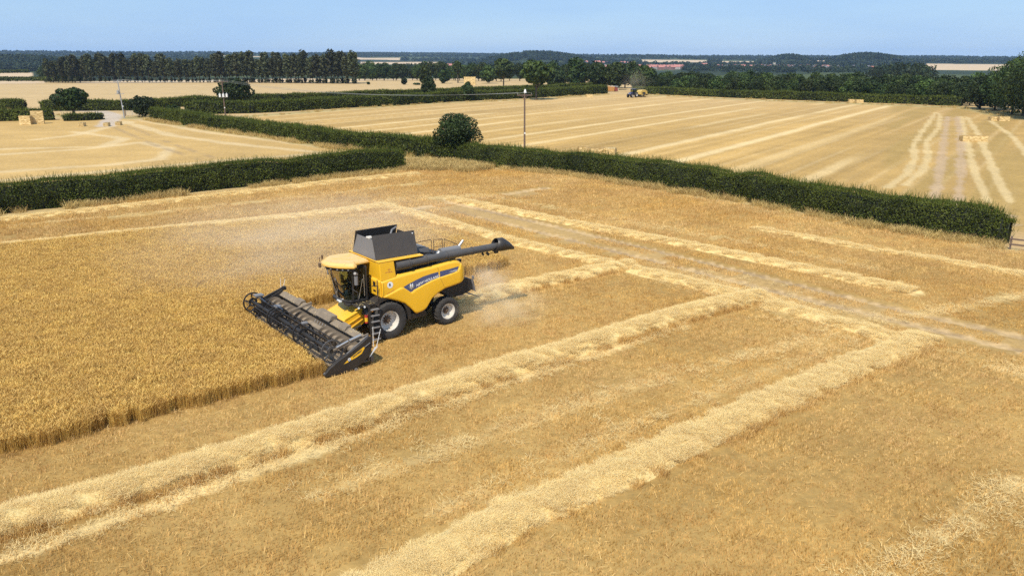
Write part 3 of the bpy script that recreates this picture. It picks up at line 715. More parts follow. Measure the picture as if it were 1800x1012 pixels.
# ---- hedges
def hedge(label, line, w, h, leaf, dens, sprig=0.5, name='hedge', seed=0, topvar=.12, endround=True, mat='leaf'):
    P = resample(line, 0.5); n = len(P); T = np.gradient(P, axis=0); T /= np.linalg.norm(T, axis=1)[:, None]; Nn = np.stack([-T[:, 1], T[:, 0]], 1)
    L = (n - 1) * .5
    s_all = np.arange(n) * .5
    hv = h * (1 + topvar * (fbm(s_all / 3.2, s_all * 0 + seed, 500, 3) - .5) * 2 + topvar * .8 * (fbm(s_all / 15, s_all * 0 + seed, 510, 2) - .5) * 2)
    wv = w * (1 + .22 * (fbm(s_all / 2.5, s_all * 0 + seed + 9, 520, 3) - .5) * 2)
    if endround:
        en = np.minimum(1, np.minimum(s_all, s_all[-1] - s_all) / (w * 1.1)); rd = np.sqrt(np.clip(1 - (1 - en) ** 2, .12, 1)); wv = wv * rd; hv = hv * (0.62 + .38 * rd)
    per = 2 * h + w; k = int(L * per * dens)
    ii = rng.integers(0, n - 1, k); f = rng.random(k); u = rng.random(k)
    base = P[ii] * (1 - f[:, None]) + P[ii + 1] * f[:, None]; N2 = Nn[ii]
    H = hv[ii]; Wd = wv[ii] / 2
    side = u < (2 * h / per)
    sgn = np.where(rng.random(k) < .5, 1, -1)
    zz = rng.random(k) ** .9 * H; off_s = sgn * Wd * (1 + .10 * np.sin(zz / H * 3.1)) * (1 - .12 * smooth(.75, 1, zz / H))
    off_t = rng.uniform(-1, 1, k) * Wd * .95
    off = np.where(side, off_s, off_t); z = np.where(side, zz, H * (1 - .10 * np.abs(off_t / Wd) ** 3))
    bump = (fbm(base[:, 0] * 1.1 + z * .8, base[:, 1] * 1.1 - z * .8, 530 + seed, 3) - .5) * .5 + rng.normal(0, .05, k)
    off = np.where(side, off + sgn * bump, off); z = np.where(side, z, z + bump * .6)
    Pq = np.stack([base[:, 0] + N2[:, 0] * off, base[:, 1] + N2[:, 1] * off, np.maximum(z, .02)], 1)
    out = np.where(side[:, None], np.stack([N2[:, 0] * sgn, N2[:, 1] * sgn, np.full(k, .35)], 1), np.stack([N2[:, 0] * .2 * off, N2[:, 1] * .2 * off, np.ones(k)], 1))
    V, Q = leaf_quads(Pq, unit(out), leaf * rng.uniform(.6, 1.3, k), .75)
    t = np.clip(rng.beta(2, 2.4, k) + (fbm(base[:, 0] / 1.3, base[:, 1] / 1.3 + z, 540, 3) - .5) * .9 + (fbm(base[:, 0] / 7, base[:, 1] / 7, 545, 2) - .5) * .7, 0, 1)
    v, q, tt = [V], [Q], [t]; o = len(V)
    if sprig > 0:                                           # this year's upright shoots
        ks = int(L * w * sprig * 60); ii = rng.integers(0, n - 1, ks); offs = rng.uniform(-1, 1, ks) * wv[ii] / 2
        ps = np.stack([P[ii, 0] + Nn[ii, 0] * offs + rng.normal(0, .2, ks), P[ii, 1] + Nn[ii, 1] * offs + rng.normal(0, .2, ks), hv[ii] - .15], 1)
        a, b, c = blades(ks, ps, rng.beta(1.5, 4, ks) * 1.0 + .10, np.full(ks, leaf * .42), rng.uniform(0, .6, ks), rng.uniform(.35, 1, ks))
        v.append(a); q.append(b + o); tt.append(c); o += len(a)
        ks = int(L * h * sprig * 46); ii = rng.integers(0, n - 1, ks); sg = np.where(rng.random(ks) < .5, 1, -1); offs = sg * wv[ii] / 2 * rng.uniform(.85, 1.05, ks)
        ps = np.stack([P[ii, 0] + Nn[ii, 0] * offs + rng.normal(0, .2, ks), P[ii, 1] + Nn[ii, 1] * offs + rng.normal(0, .2, ks), hv[ii] * rng.uniform(.15, .95, ks)], 1)
        azs = np.arctan2(Nn[ii, 1] * sg, Nn[ii, 0] * sg) + rng.normal(0, .6, ks)
        a, b, c = blades(ks, ps, rng.beta(1.5, 4, ks) * .6 + .12, np.full(ks, leaf * .5), rng.uniform(.3, 1.2, ks), rng.uniform(.2, .9, ks), az=azs)
        v.append(a); q.append(b + o); tt.append(c); o += len(a)
    ob = link(name, np_mesh('hedge_leaves', np.concatenate(v), quads=np.concatenate(q), tint=np.concatenate(tt), mat=M[mat]))
    tag(ob, label, 'hedge')
    # solid core added to block light; its near-black stands for inner shade
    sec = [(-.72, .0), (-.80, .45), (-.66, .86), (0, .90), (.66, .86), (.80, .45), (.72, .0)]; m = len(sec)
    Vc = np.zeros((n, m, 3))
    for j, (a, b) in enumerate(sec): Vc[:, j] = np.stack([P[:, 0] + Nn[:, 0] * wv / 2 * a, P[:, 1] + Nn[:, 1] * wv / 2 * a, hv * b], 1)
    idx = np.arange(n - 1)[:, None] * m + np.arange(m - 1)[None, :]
    link('dark_core', np_mesh('hedge_dark_core', Vc.reshape(-1, 3), quads=np.stack([idx, idx + 1, idx + m + 1, idx + m], -1).reshape(-1, 4), mat=M['core']), ob)
    return ob

def shift(line, d):
    P = np.array(line, float); T = np.gradient(P, axis=0); T /= np.linalg.norm(T, axis=1)[:, None]
    return [tuple(p) for p in P + np.stack([-T[:, 1], T[:, 0]], 1) * d]

hedge('long dark clipped hedge along the right side of the cut field', shift(HR_near, -1.15), 2.3, 2.5, .078, 150, 1.0, seed=1)
hedge('dark clipped hedge crossing the left edge of the picture above the barley', shift(HL, 1.1), 2.1, 2.5, .085, 125, 1.0, seed=2)
hedge('long hedge going away from the field corner to the gate', shift(HR_far, -1.1), 2.2, 2.5, .17, 42, .8, seed=3)
hedge('low hedge behind the tall bale stack at the far left', gl((-160, 216), (0, 213), (96, 211)), 2.0, 2.3, .22, 26, .6, seed=4)
hedge('hedge end standing in the pale field above the bale stack at the far left', gl((-160, 193), (0, 192), (46, 192)), 2.5, 2.6, .25, 20, .6, seed=5)
hedge('dark hedge behind the round tree left of the leaning pole', gl((73, 195), (130, 195), (238, 194)), 2.2, 2.6, .25, 20, .5, seed=6)
hedge('low hedge under the round tree beside the farm lane', gl((112, 213), (150, 212), (181, 210)), 1.6, 1.5, .22, 26, .5, seed=7)
hedge('upper one of two hedges along the lane, nearer the pale far field', gl((262, 191), (330, 187), (440, 184), (600, 176), (720, 171), (900, 164), (1065, 156)), 2.2, 2.5, .27, 18, .5, seed=8)
hedge('lower one of two hedges along the lane, bordering the big right field', gl((326, 201), (440, 199), (520, 195), (600, 190), (700, 185), (790, 179), (920, 173), (1065, 164.5)), 2.6, 2.9, .25, 20, .5, seed=9)
hedge('straight clipped hedge in front of the wood beyond the right field', gl((1112, 164), (1200, 168), (1300, 172.5), (1450, 178), (1600, 183), (1690, 187)), 2.4, 2.5, .30, 15, .3, seed=10)
hedge('thin hedge line at the far left foot of the tree avenue', gl((-200, 144.5), (0, 142.5), (70, 142.5), (140, 142.8)), 2.5, 2.2, .5, 7, 0, seed=11)
hedge('distant field hedge between the pale fields at the far left edge', gl((-200, 130), (0, 128.5), (52, 128)), 4, 2.6, .7, 4, 0, seed=12)

# ---- lone trees and bushes
TR1 = trunk_mesh('trunk', 2.2, .32, 6, 1, .7, 1.6); TR_TALL = trunk_mesh('trunk_tall', 6.0, .30, 7, 2, .4, 1.0); TR_TWO = trunk_mesh('trunk_fork', 4.2, .28, 8, 3, .75, 1.5, .04)
ORD = ['first', 'second', 'third', 'fourth', 'fifth', 'sixth', 'seventh', 'eighth', 'ninth', 'tenth'] + ['%d%s' % (i, 'st' if i % 10 == 1 and i != 11 else 'nd' if i % 10 == 2 and i != 12 else 'rd' if i % 10 == 3 and i != 13 else 'th') for i in range(11, 60)]
def lone(label, px, foot, top, wpx, mat, leaf, n, lobes, seed, name='tree', cz=.14, trunk=TR1, shape='round', cat='tree', back=0.0):
    x, y = gp(px, foot); d = math.hypot(x, y); x *= 1 + back / d; y *= 1 + back / d; d += back
    Y = y * math.cos(PITCH) + CAM_H * math.sin(PITCH)
    h = (foot - top) * Y / F_PX / math.cos(PITCH - .05) + back * CAM_H / d; w = wpx * Y / F_PX
    me = crown_mesh('crown', M[mat], n, w * 1.02, h * (1 - cz) * 1.02, lobes, leaf, seed, shape=shape)
    e = empty(name, (x, y, 0)); tag(e, label, cat); c = link('crown', me, e); c.location = (0, 0, h * cz)
    t = link('trunk', trunk, e); k = h * (cz + .12) / 2.2 if trunk is TR1 else h / 11; t.scale = (k, k, k)
    return e
lone('round oak with a short trunk beside the bale stack and the farm lane', 131, 207, 155, 64, 'leaf_dark', .32, 5600, 26, 11, 'oak_tree', .26)
lone('round bush beside the leaning pole and the gate', 251, 206, 168, 52, 'leaf_dark', .30, 3600, 20, 12, 'bush', .02, cat='bush')
lone('small low bush right of the gate bush, at the end of the long hedge', 303, 198, 185, 30, 'leaf_dark', .26, 1500, 14, 13, 'bush', .02, cat='bush')
lone('rounded oak behind the pole that carries three transformers', 413, 192, 142, 70, 'leaf_dark', .36, 6000, 28, 14, 'oak_tree', .18)
lone('big dark bush standing up out of the hedge near the middle pole', 804, 284, 205, 90, 'leaf_dark', .15, 11500, 44, 19, 'hawthorn_bush', .18, cat='bush', back=.5)
lone('dense dark conifer in the lane hedge, wider of the two hedge evergreens', 754, 180, 138, 28, 'leaf_dark', .40, 2600, 26, 16, 'evergreen_tree', .03)
lone('narrow dark evergreen bush in the lane hedge below the yellow bale stack', 822, 178, 145, 28, 'leaf_dark', .38, 2300, 20, 17, 'evergreen_bush', .03, cat='bush')
lone('tall tree with a bare forked trunk rising from the lane hedge', 942, 176, 109, 62, 'leaf_tree', .55, 3800, 30, 18, 'tall_tree', .36, TR_TWO)
lone('tree with a straight bare trunk left of the fork trunked tree', 885, 153, 106, 40, 'leaf_tree', .75, 2600, 26, 19, 'tall_tree', .30, TR_TWO)
lone('slender pale topped tree rising just behind the hedge conifer', 748, 160, 116, 24, 'leaf_tree', .6, 1900, 22, 20, 'tall_tree', .1)
lone('small round bush alone on the pale far field', 710, 149, 138, 14, 'leaf_dark', .5, 900, 12, 21, 'bush', .02, cat='bush')
lone('tiny bush at the end of the tree avenue on the pale field', 648, 149, 144.5, 7, 'leaf_dark', .4, 350, 8, 22, 'bush', .02, cat='bush')
lone('flat low bush left of the hedge conifer on the pale field', 733, 149.5, 146, 15, 'leaf_dark', .4, 500, 9, 23, 'bush', .0, cat='bush')
lone('dark rounded tree right of the slender pale topped tree', 781, 147, 123, 26, 'leaf_dark', .7, 1700, 18, 24, 'tree', .04)
lone('thin half bare tree with a pale stem behind the pale field', 805, 146, 110, 20, 'leaf_tree', .6, 800, 14, 25, 'tall_tree', .42, TR_TALL)
lone('tallest round headed tree in the middle, right of the fork trunked tree', 1012, 158, 102, 32, 'leaf_dark', .7, 3000, 26, 26, 'tall_tree', .08)
lone('dense dark tree between the fork trunked tree and the tallest middle tree', 975, 156, 122, 44, 'leaf_dark', .7, 2800, 24, 27, 'tree', .08)
lone('dark tree right of the tallest middle tree', 1050, 157, 113, 40, 'leaf_dark', .7, 2800, 24, 28, 'tree', .06)
lone('bright green rounded tree above the yellow trailer', 1082, 158, 111, 46, 'leaf_tree', .7, 3000, 26, 29, 'tree', .06)
lone('lighter leafy tree behind the blue tractor', 1130, 162, 116, 52, 'leaf_tree', .62, 3200, 26, 30, 'tree', .04)
lone('dark spruce shaped bush by the foot of the fork trunked tree', 926, 172, 151, 13, 'leaf_dark', .36, 900, 12, 31, 'evergreen_bush', .03, cat='bush')
lone('dark ivy covered tree right of the pale stem tree', 858, 147, 117, 30, 'leaf_tree', .7, 1800, 20, 32, 'tree', .05)

# ---- copies of a few crowns: the woods whose trees one can still tell apart
FOREST = [crown_mesh('crown', M['leaf_tree'], 2400, 9.4, 10.0, 26, .47, 100 + i) for i in range(4)] + [crown_mesh('crown', M['leaf_dark'], 2400, 9.4, 10.0, 26, .47, 110 + i) for i in range(3)]
TRF = trunk_mesh('trunk', 3.0, .28, 5, 5, .5, 1.4)
def wood(n, pts, label, group, hmin, hmax, name='broadleaf_tree', pick=None):
    for i in range(n):
        x, y = pts(i); hh = rng.uniform(hmin, hmax); ww = hh * rng.uniform(.9, 1.25)
        me = FOREST[rng.integers(0, len(FOREST)) if pick is None else pick]
        s = hh / 11.0
        plant_tree(name, (label.replace('ORD', ORD[i]) if 'ORD' in label else label), (x, y, float(land(x, y))), me, TRF, 1.0, (s * ww / hh, s * ww / hh, s), rng.uniform(0, 6.28), 'tree', group)
def between(a, b, t, back): 
    p = np.array(a) * (1 - t) + np.array(b) * t; d = np.hypot(*p); return tuple(p * (1 + back / d))
# wood behind the straight hedge of the right field, three deep
for row, (back, n) in enumerate(((7, 36), (17, 30), (30, 28), (46, 24))):
    A_, B_, C_ = gp(1120, 164), gp(1450, 178), gp(1745, 190)
    def pts(i, n=n, back=back):
        t = (i + rng.uniform(-.3, .3)) / (n - 1); k = 2 * t
        return between(A_, B_, k, back) if k < 1 else between(B_, C_, k - 1, back)
    wood(n, pts, ['ORD tree from the left in the front row of the wood behind the straight hedge', 'broadleaf tree in the second row of the wood behind the straight hedge',
                  'broadleaf tree deep in the wood behind the straight hedge', 'broadleaf tree at the back edge of the wood behind the straight hedge'][row], 'trees of the wood beyond the right field', (5.6, 6.4, 6.8, 7.2)[row], (7.2, 8.2, 8.6, 9.0)[row])
# trees closing the right edge
RE = [(1722, 192, 0, 9.5), (1748, 196, 2, 10.5), (1765, 197, 10, 13), (1778, 204, 6, 14.5), (1797, 205, 2, 15.5), (1818, 210, 1, 16), (1845, 214, 3, 16), (1800, 196, 22, 17), (1870, 225, 2, 14), (1835, 205, 25, 18)]
RL = ['tree at the corner where the wood meets the right edge trees', 'dark tree overhanging the field corner with a shadow at its foot', 'tall dark tree behind the field corner', 'leafy tree casting a shadow on the stubble at the right edge',
      'bright leafy tree nearest the field at the right edge', 'tall tree cut off by the right edge of the picture', 'tall tree standing outside the right edge of the picture', 'tall dark tree behind the bright one at the right edge', 'tree beyond the right edge throwing a long shadow on the field', 'highest tree at the right edge, behind the others']
for (px, f, bk, hh), lab in zip(RE, RL):
    x, y = gp(px, f); d = math.hypot(x, y); x, y = x * (1 + bk / d), y * (1 + bk / d)
    me = crown_mesh('crown', M['leaf_tree' if 'bright' in lab or 'leafy' in lab else 'leaf_dark'], 5200, hh * .95, hh * .96, 34, .30, 600 + px)
    plant_tree('broadleaf_tree', lab, (x, y, 0), me, TRF, .4, (1, 1, 1), 0, 'tree', 'trees at the right edge of the far field')
# middle distance: belts behind the pale fields
def belt(n, px0, px1, f0, f1, back, label, group, h0, h1, pick=None):
    a, b = gp(px0, f0), gp(px1, f1)
    wood(n, lambda i: between(a, b, (i + rng.uniform(-.35, .35)) / max(1, n - 1), back + rng.uniform(-4, 4)), label, group, h0, h1, pick=pick)
belt(16, 632, 800, 139.5, 139.5, 0, 'ORD tree from the left at the front of the leafy belt right of the avenue', 'trees of the belt right of the avenue', 8, 11.5)
belt(14, 640, 830, 136, 136, 14, 'tree at the back of the leafy belt right of the avenue', 'trees of the belt right of the avenue', 9, 13)
belt(9, 800, 880, 141, 144, 4, 'tree of the clump between the pale stem tree and the straight trunked tree', 'trees of the middle clump', 8, 11)
belt(14, 955, 1130, 150, 157, 5, 'ORD tree from the left in the dark row behind the lane hedge in the middle', 'trees of the row behind the lane hedge', 8, 12.5)
belt(12, 900, 1120, 142, 148, 5, 'tree behind the middle row, in front of the village', 'trees in front of the village', 8, 11)
# avenue of tall trees with bare stems and bushy feet, in two lines
AVC = [crown_mesh('crown', M['leaf_avenue'], 760, 6.8, 11.4, 26, .58, 130 + i, shape='column') for i in range(4)]
for m_ in AVC: pass
def shoots(seed):
    V, Q, t = crown_data(130, 2.2, 2.5, 8, .38, seed); return np_mesh('trunk_shoots', V, quads=Q, tint=t, mat=M['leaf_avenue'])
SHO = [shoots(140 + i) for i in range(3)]; TRA = trunk_mesh('trunk', 7.0, .20, 6, 8, .25, .9)
for row in range(2):
    n = 43
    for i in range(n):
        px = 84 + (621 - 84) * (i + (.4 if row else 0) + rng.uniform(-.12, .12)) / (n - 1); f = 142.8 + (px - 84) * (147.6 - 142.8) / 537
        x, y = gp(px, f); d = math.hypot(x, y); x, y = x * (1 + row * 9 / d), y * (1 + row * 9 / d)
        hs = rng.uniform(.76, 1.16) * (1.06 if px > 440 else 1.0)
        plant_tree('avenue_tree', [ORD[i] + ' tree from the left end in the front line of the tall avenue', 'tall slim tree of the rear line of the avenue'][row], (x, y, 0), AVC[rng.integers(0, 4)], TRA, 3.1, (hs * 1.15, hs * 1.15, hs), rng.uniform(0, 6.28), 'tree', 'avenue of tall trees', extra=SHO[rng.integers(0, 3)])
belt(10, 82, 140, 140.5, 141.5, 3, 'dark tree of the thicket at the left end of the avenue', 'trees of the thicket left of the avenue', 8, 12, None)
belt(10, 80, 150, 138, 138, 10, 'tree at the back of the thicket left of the avenue', 'trees of the thicket left of the avenue', 9, 12, None)

# ---- far woods, each reading as one mass
def far_wood(label, spots, hs=10):
    v, q, tt, o = [], [], [], 0
    rr = np.hypot(spots[:, 0], spots[:, 1])
    for lo, hi, leaf, per in ((0, 900, .75, 190), (900, 1600, 1.25, 90), (1600, 2400, 1.9, 56), (2400, 99999, 2.5, 40)):
        s = spots[(rr >= lo) & (rr < hi)]; n = len(s)
        if not n: continue
        x, y = s[:, 0], s[:, 1]; z0 = land(x, y)
        w = hs * rng.uniform(.7, 1.5, n); h = hs * rng.uniform(.7, 1.3, n)
        d = unit(rng.normal(0, 1, (n, per, 3))); d[:, :, 2] = np.abs(d[:, :, 2]) * 1.1 - .25
        lump = 1 + .22 * np.sin(d[:, :, 0:1] * 5 + rng.uniform(0, 6, (n, 1, 1))) * np.cos(d[:, :, 1:2] * 5 + rng.uniform(0, 6, (n, 1, 1)))
        P = d * np.stack([w / 2, w / 2, h * .55], 1)[:, None, :] * rng.uniform(.8, 1.1, (n, per, 1)) * lump
        P[:, :, 0] += x[:, None]; P[:, :, 1] += y[:, None]; P[:, :, 2] += (z0 + h * .45)[:, None]
        V, Q = leaf_quads(P.reshape(-1, 3), d.reshape(-1, 3), leaf * rng.uniform(.7, 1.3, n * per), 1.0, .8)
        v.append(V); q.append(Q + o); o += len(V); tt.append(np.clip(np.repeat(rng.uniform(.05, .95, n), per) + rng.normal(0, .22, n * per), 0, 1))
    ob = link('far_wood', np_mesh('far_wood', np.concatenate(v), quads=np.concatenate(q), tint=np.concatenate(tt), mat=M['leaf_far'])); return tag(ob, label, kind='stuff')
def belt_spots(px0, px1, r0, r1, n, gap=.0, seed=0):
    px = rng.uniform(px0, px1, n); r = rng.uniform(r0, r1, n)
    p = np.array([azx(a, b) for a, b in zip(px, r)])
    a = np.arctan2(p[:, 0], p[:, 1]); d = np.hypot(p[:, 0], p[:, 1]); keep = np.ones(n, bool)
    for p0, p1, q0, q1 in FARFIELDS:
        b0, b1 = math.atan2(*azx(p0, 1.0)), math.atan2(*azx(p1, 1.0)); keep &= ~((a > b0) & (a < b1) & (d > q0 - (420 if q0 > 1500 else 60)) & (d < q1 + 20))
    p = p[keep]
    if gap > 0: p = p[fbm(p[:, 0] / 130 + seed, p[:, 1] / 130, 900 + seed, 2) > gap]
    return p
FAR = [  # label, [px range, distance range, crowns, gaps]
 ('dark wood along the left horizon behind the avenue', [(-160, 78, 1370, 1900, 1500, 0), (80, 140, 660, 860, 220, 0), (84, 330, 900, 1600, 600, .1), (70, 480, 1100, 1250, 300, .3), (70, 480, 1650, 2300, 900, .2), (-160, 640, 2600, 3100, 900, .15), (-160, 700, 3800, 4200, 700, .1), (-160, 700, 4700, 5000, 900, 0)]),
 ('woods between the pale strips of field right of the avenue', [(560, 1000, 680, 760, 200, .2), (560, 1000, 1120, 1250, 260, .2), (600, 1020, 1500, 1750, 360, .15), (600, 860, 2250, 2450, 300, .1), (560, 1000, 2950, 3200, 420, .1), (600, 1000, 3800, 4200, 480, .1), (560, 1000, 4700, 5000, 520, 0)]),
 ('wooded hill rising behind the middle trees', [(855, 1010, 2300, 2650, 900, 0), (830, 1040, 2000, 2150, 200, .1)]),
 ('woods round and behind the village', [(1000, 1040, 640, 760, 40, .2), (1205, 1262, 1400, 1900, 160, .15), (1262, 1560, 1200, 1740, 210, .3), (1040, 1560, 1760, 2060, 110, .35), (1000, 1036, 1500, 2000, 160, .1), (1000, 1560, 1960, 2080, 260, .42), (1000, 1560, 2100, 2400, 560, .15), (1000, 1560, 2500, 2800, 520, .1), (1000, 1560, 3350, 3700, 600, .1), (1000, 1600, 4100, 4400, 500, .1), (1000, 1700, 4800, 5000, 520, 0)]),
 ('two dark wooded knolls beyond the village on the right', [(1462, 1585, 2430, 2680, 620, 0), (1352, 1412, 2550, 2750, 240, 0)]),
 ('woods in the valley above the right wood', [(1540, 1640, 560, 640, 40, .2), (1540, 1622, 1000, 1250, 70, .2), (1810, 1960, 1000, 1250, 120, .2), (1540, 1640, 1500, 2600, 240, .1), (1560, 1960, 2700, 3000, 420, .1), (1560, 1960, 3500, 3900, 460, .1), (1560, 1960, 4600, 5000, 460, 0)]),
]
for lab, bs in FAR:
    far_wood(lab, np.concatenate([belt_spots(*b[:5], gap=b[5], seed=i * 7) for i, b in enumerate(bs)]))

# ------------------------------------------------------------------ the village in the valley
M['brick_far'] = simple('red brick walls', (0.26, 0.15, 0.12), .9); M['render_far'] = simple('pale rendered walls', (0.42, 0.37, 0.33), .9)
M['tile'] = simple('red clay tiles', (0.43, 0.175, 0.14), .85); M['slate'] = simple('grey slates', (0.16, 0.16, 0.18), .7)
M['pane'] = simple('dark window', (0.03, 0.035, 0.045), .15); M['stone'] = simple('church stone', (0.45, 0.41, 0.34), .9)
def solid(name, V, F, mat):
    me = bpy.data.meshes.new(name); me.from_pydata(V, [], F); me.update(); me.materials.append(mat); return me
def house_meshes(L, D, H, rh, wall, roof):
    x, y = L / 2, D / 2
    wv = solid('wall', [(-x, -y, -1), (x, -y, -1), (x, y, -1), (-x, y, -1), (-x, -y, H), (x, -y, H), (x, y, H), (-x, y, H), (-x, 0, H + rh - .15), (x, 0, H + rh - .15)],
               [(0, 1, 5, 4), (1, 2, 6, 9, 5), (2, 3, 7, 6), (3, 0, 4, 8, 7)], wall)
    e = .35
    rv = solid('roof', [(-x - e, -y - e, H - .25), (x + e, -y - e, H - .25), (x + e, 0, H + rh), (-x - e, 0, H + rh), (x + e, y + e, H - .25), (-x - e, y + e, H - .25),
                        (-x - e, -y - e, H - .45), (x + e, -y - e, H - .45), (x + e, 0, H + rh - .2), (-x - e, 0, H + rh - .2), (x + e, y + e, H - .45), (-x - e, y + e, H - .45)],
               [(0, 1, 2, 3), (3, 2, 4, 5), (6, 9, 8, 7), (9, 11, 10, 8), (0, 6, 7, 1), (5, 4, 10, 11), (1, 7, 8, 2), (2, 8, 10, 4), (0, 3, 9, 6), (3, 5, 11, 9)], roof)
    cv = solid('chimney', [(a, b, c) for c in (H + rh * .4, H + rh + 1.1) for a, b in ((x * .7 - .4, -.4), (x * .7 + .4, -.4), (x * .7 + .4, .4), (x * .7 - .4, .4))],
               [(0, 1, 5, 4), (1, 2, 6, 5), (2, 3, 7, 6), (3, 0, 4, 7), (4, 5, 6, 7)], wall)
    wnv = []
    for sx in (-.55, .05, .55):
        for zz in (1.0, 3.6):
            if zz + 1.2 < H:
                X = sx * x; wnv.append(solid('window', [(X - .6, -y - .06, zz), (X + .6, -y - .06, zz), (X + .6, -y - .06, zz + 1.2), (X - .6, -y - .06, zz + 1.2), (X - .6, -y + .1, zz), (X + .6, -y + .1, zz), (X + .6, -y + .1, zz + 1.2), (X - .6, -y + .1, zz + 1.2)],
                    [(0, 1, 2, 3), (4, 0, 3, 7), (1, 5, 6, 2), (3, 2, 6, 7), (4, 5, 1, 0)], M['pane']))
    return wv, rv, cv, wnv
HT = [house_meshes(11, 8, 5.2, 3.4, M['brick_far'], M['tile']), house_meshes(14, 8, 5.2, 3.2, M['render_far'], M['tile']), house_meshes(10, 7.5, 5.0, 3.6, M['brick_far'], M['slate']), house_meshes(12, 8, 5.0, 3.0, M['render_far'], M['slate'])]
def house(px, r, k, label, group, rz=0.0, s=1.0):
    x, y = azx(px, r); e = empty('house', (x, y, float(land(x, y)) + .3), rz); e.scale = (s, s, s); tag(e, label, 'house', group)
    wv, rv, cv, wnv = HT[k]; link('wall', wv, e); link('roof', rv, e); link('chimney', cv, e)
    for w_ in wnv: link('window', w_, e)
for px0, px1, r, n, lab, kk in ((1118, 1203, 1800, 17, 'red roofed house in the long front row of the village', (0, 0, 1)), (1124, 1203, 1880, 14, 'red roofed house in the second row of the village', (0, 0, 1)), (1086, 1104, 1830, 7, 'red roofed house of the small cluster left of the long village row', (0, 0)),
                           (1040, 1080, 1900, 12, 'house in the scattered left part of the village', (1, 0, 2)), (1228, 1252, 1880, 6, 'house right of the long village row, half hidden by trees', (0, 3))):
    for i in range(n): house(px0 + (px1 - px0) * (i + rng.uniform(-.3, .3)) / (n - 1), r + rng.uniform(-100, 100), kk[rng.integers(0, len(kk))], (ORD[i] + ' ' + lab.replace('house in', 'house from the left in')) if 'front row' in lab else lab, 'village houses left of the wooded knolls', rng.uniform(-.5, .5), 1.0)
for px0, px1, r, n, lab, kk in ((1262, 1345, 1930, 24, 'house of the old village centre left of the church', (0, 1, 2, 3, 0)), (1350, 1460, 1900, 34, 'house of the old village centre right of the church', (0, 1, 2, 3)), (1290, 1450, 1990, 30, 'house high up in the old village centre', (0, 1, 2, 3)), (1470, 1560, 1850, 9, 'house at the foot of the dark wooded knoll', (1, 3, 2))):
    for i in range(n): house(px0 + (px1 - px0) * (i + rng.uniform(-.4, .4)) / (n - 1), r + rng.uniform(-110, 90), kk[rng.integers(0, len(kk))], lab, 'village houses below the wooded knolls', rng.uniform(-1.2, 1.2), .95)
for px, r in ((1028, 2250), (1050, 2300), (1064, 2280), (1095, 2330), (1108, 2300), (1238, 2100)): house(px, r, 1, 'pale house on the hillside above the village', 'pale hillside houses', .2, 1.2)
for px, r in ((768, 1720), (775, 1730), (783, 1725), (790, 1735)): house(px, r, 0, 'red roofed farm building between the far fields left of the wooded hill', 'red roofed farm buildings', .1, 1.4)
# church with a square tower
x, y = azx(1369, 1960); ch = empty('church', (x, y, float(land(x, y)))); ch.scale = (.7, .7, .62); tag(ch, 'stone church with a square tower in the middle of the village', 'church')
link('nave', house_meshes(22, 9, 7, 4.5, M['stone'], M['slate'])[0], ch); link('roof', house_meshes(22, 9, 7, 4.5, M['stone'], M['slate'])[1], ch)
def boxm(name, sx, sy, z0, z1, mat, cx=0, cy=0):
    return solid(name, [(cx + a * sx / 2, cy + b * sy / 2, c) for c in (z0, z1) for a, b in ((-1, -1), (1, -1), (1, 1), (-1, 1))], [(0, 1, 5, 4), (1, 2, 6, 5), (2, 3, 7, 6), (3, 0, 4, 7), (4, 5, 6, 7), (3, 2, 1, 0)], mat)
link('tower', boxm('tower', 6.5, 6.5, 0, 20, M['stone'], -13), ch)
for a in (-1, 1):
    for b in (-1, 1): link('pinnacle', boxm('pinnacle', .9, .9, 20, 22.4, M['stone'], -13 + a * 2.7, b * 2.7), ch)

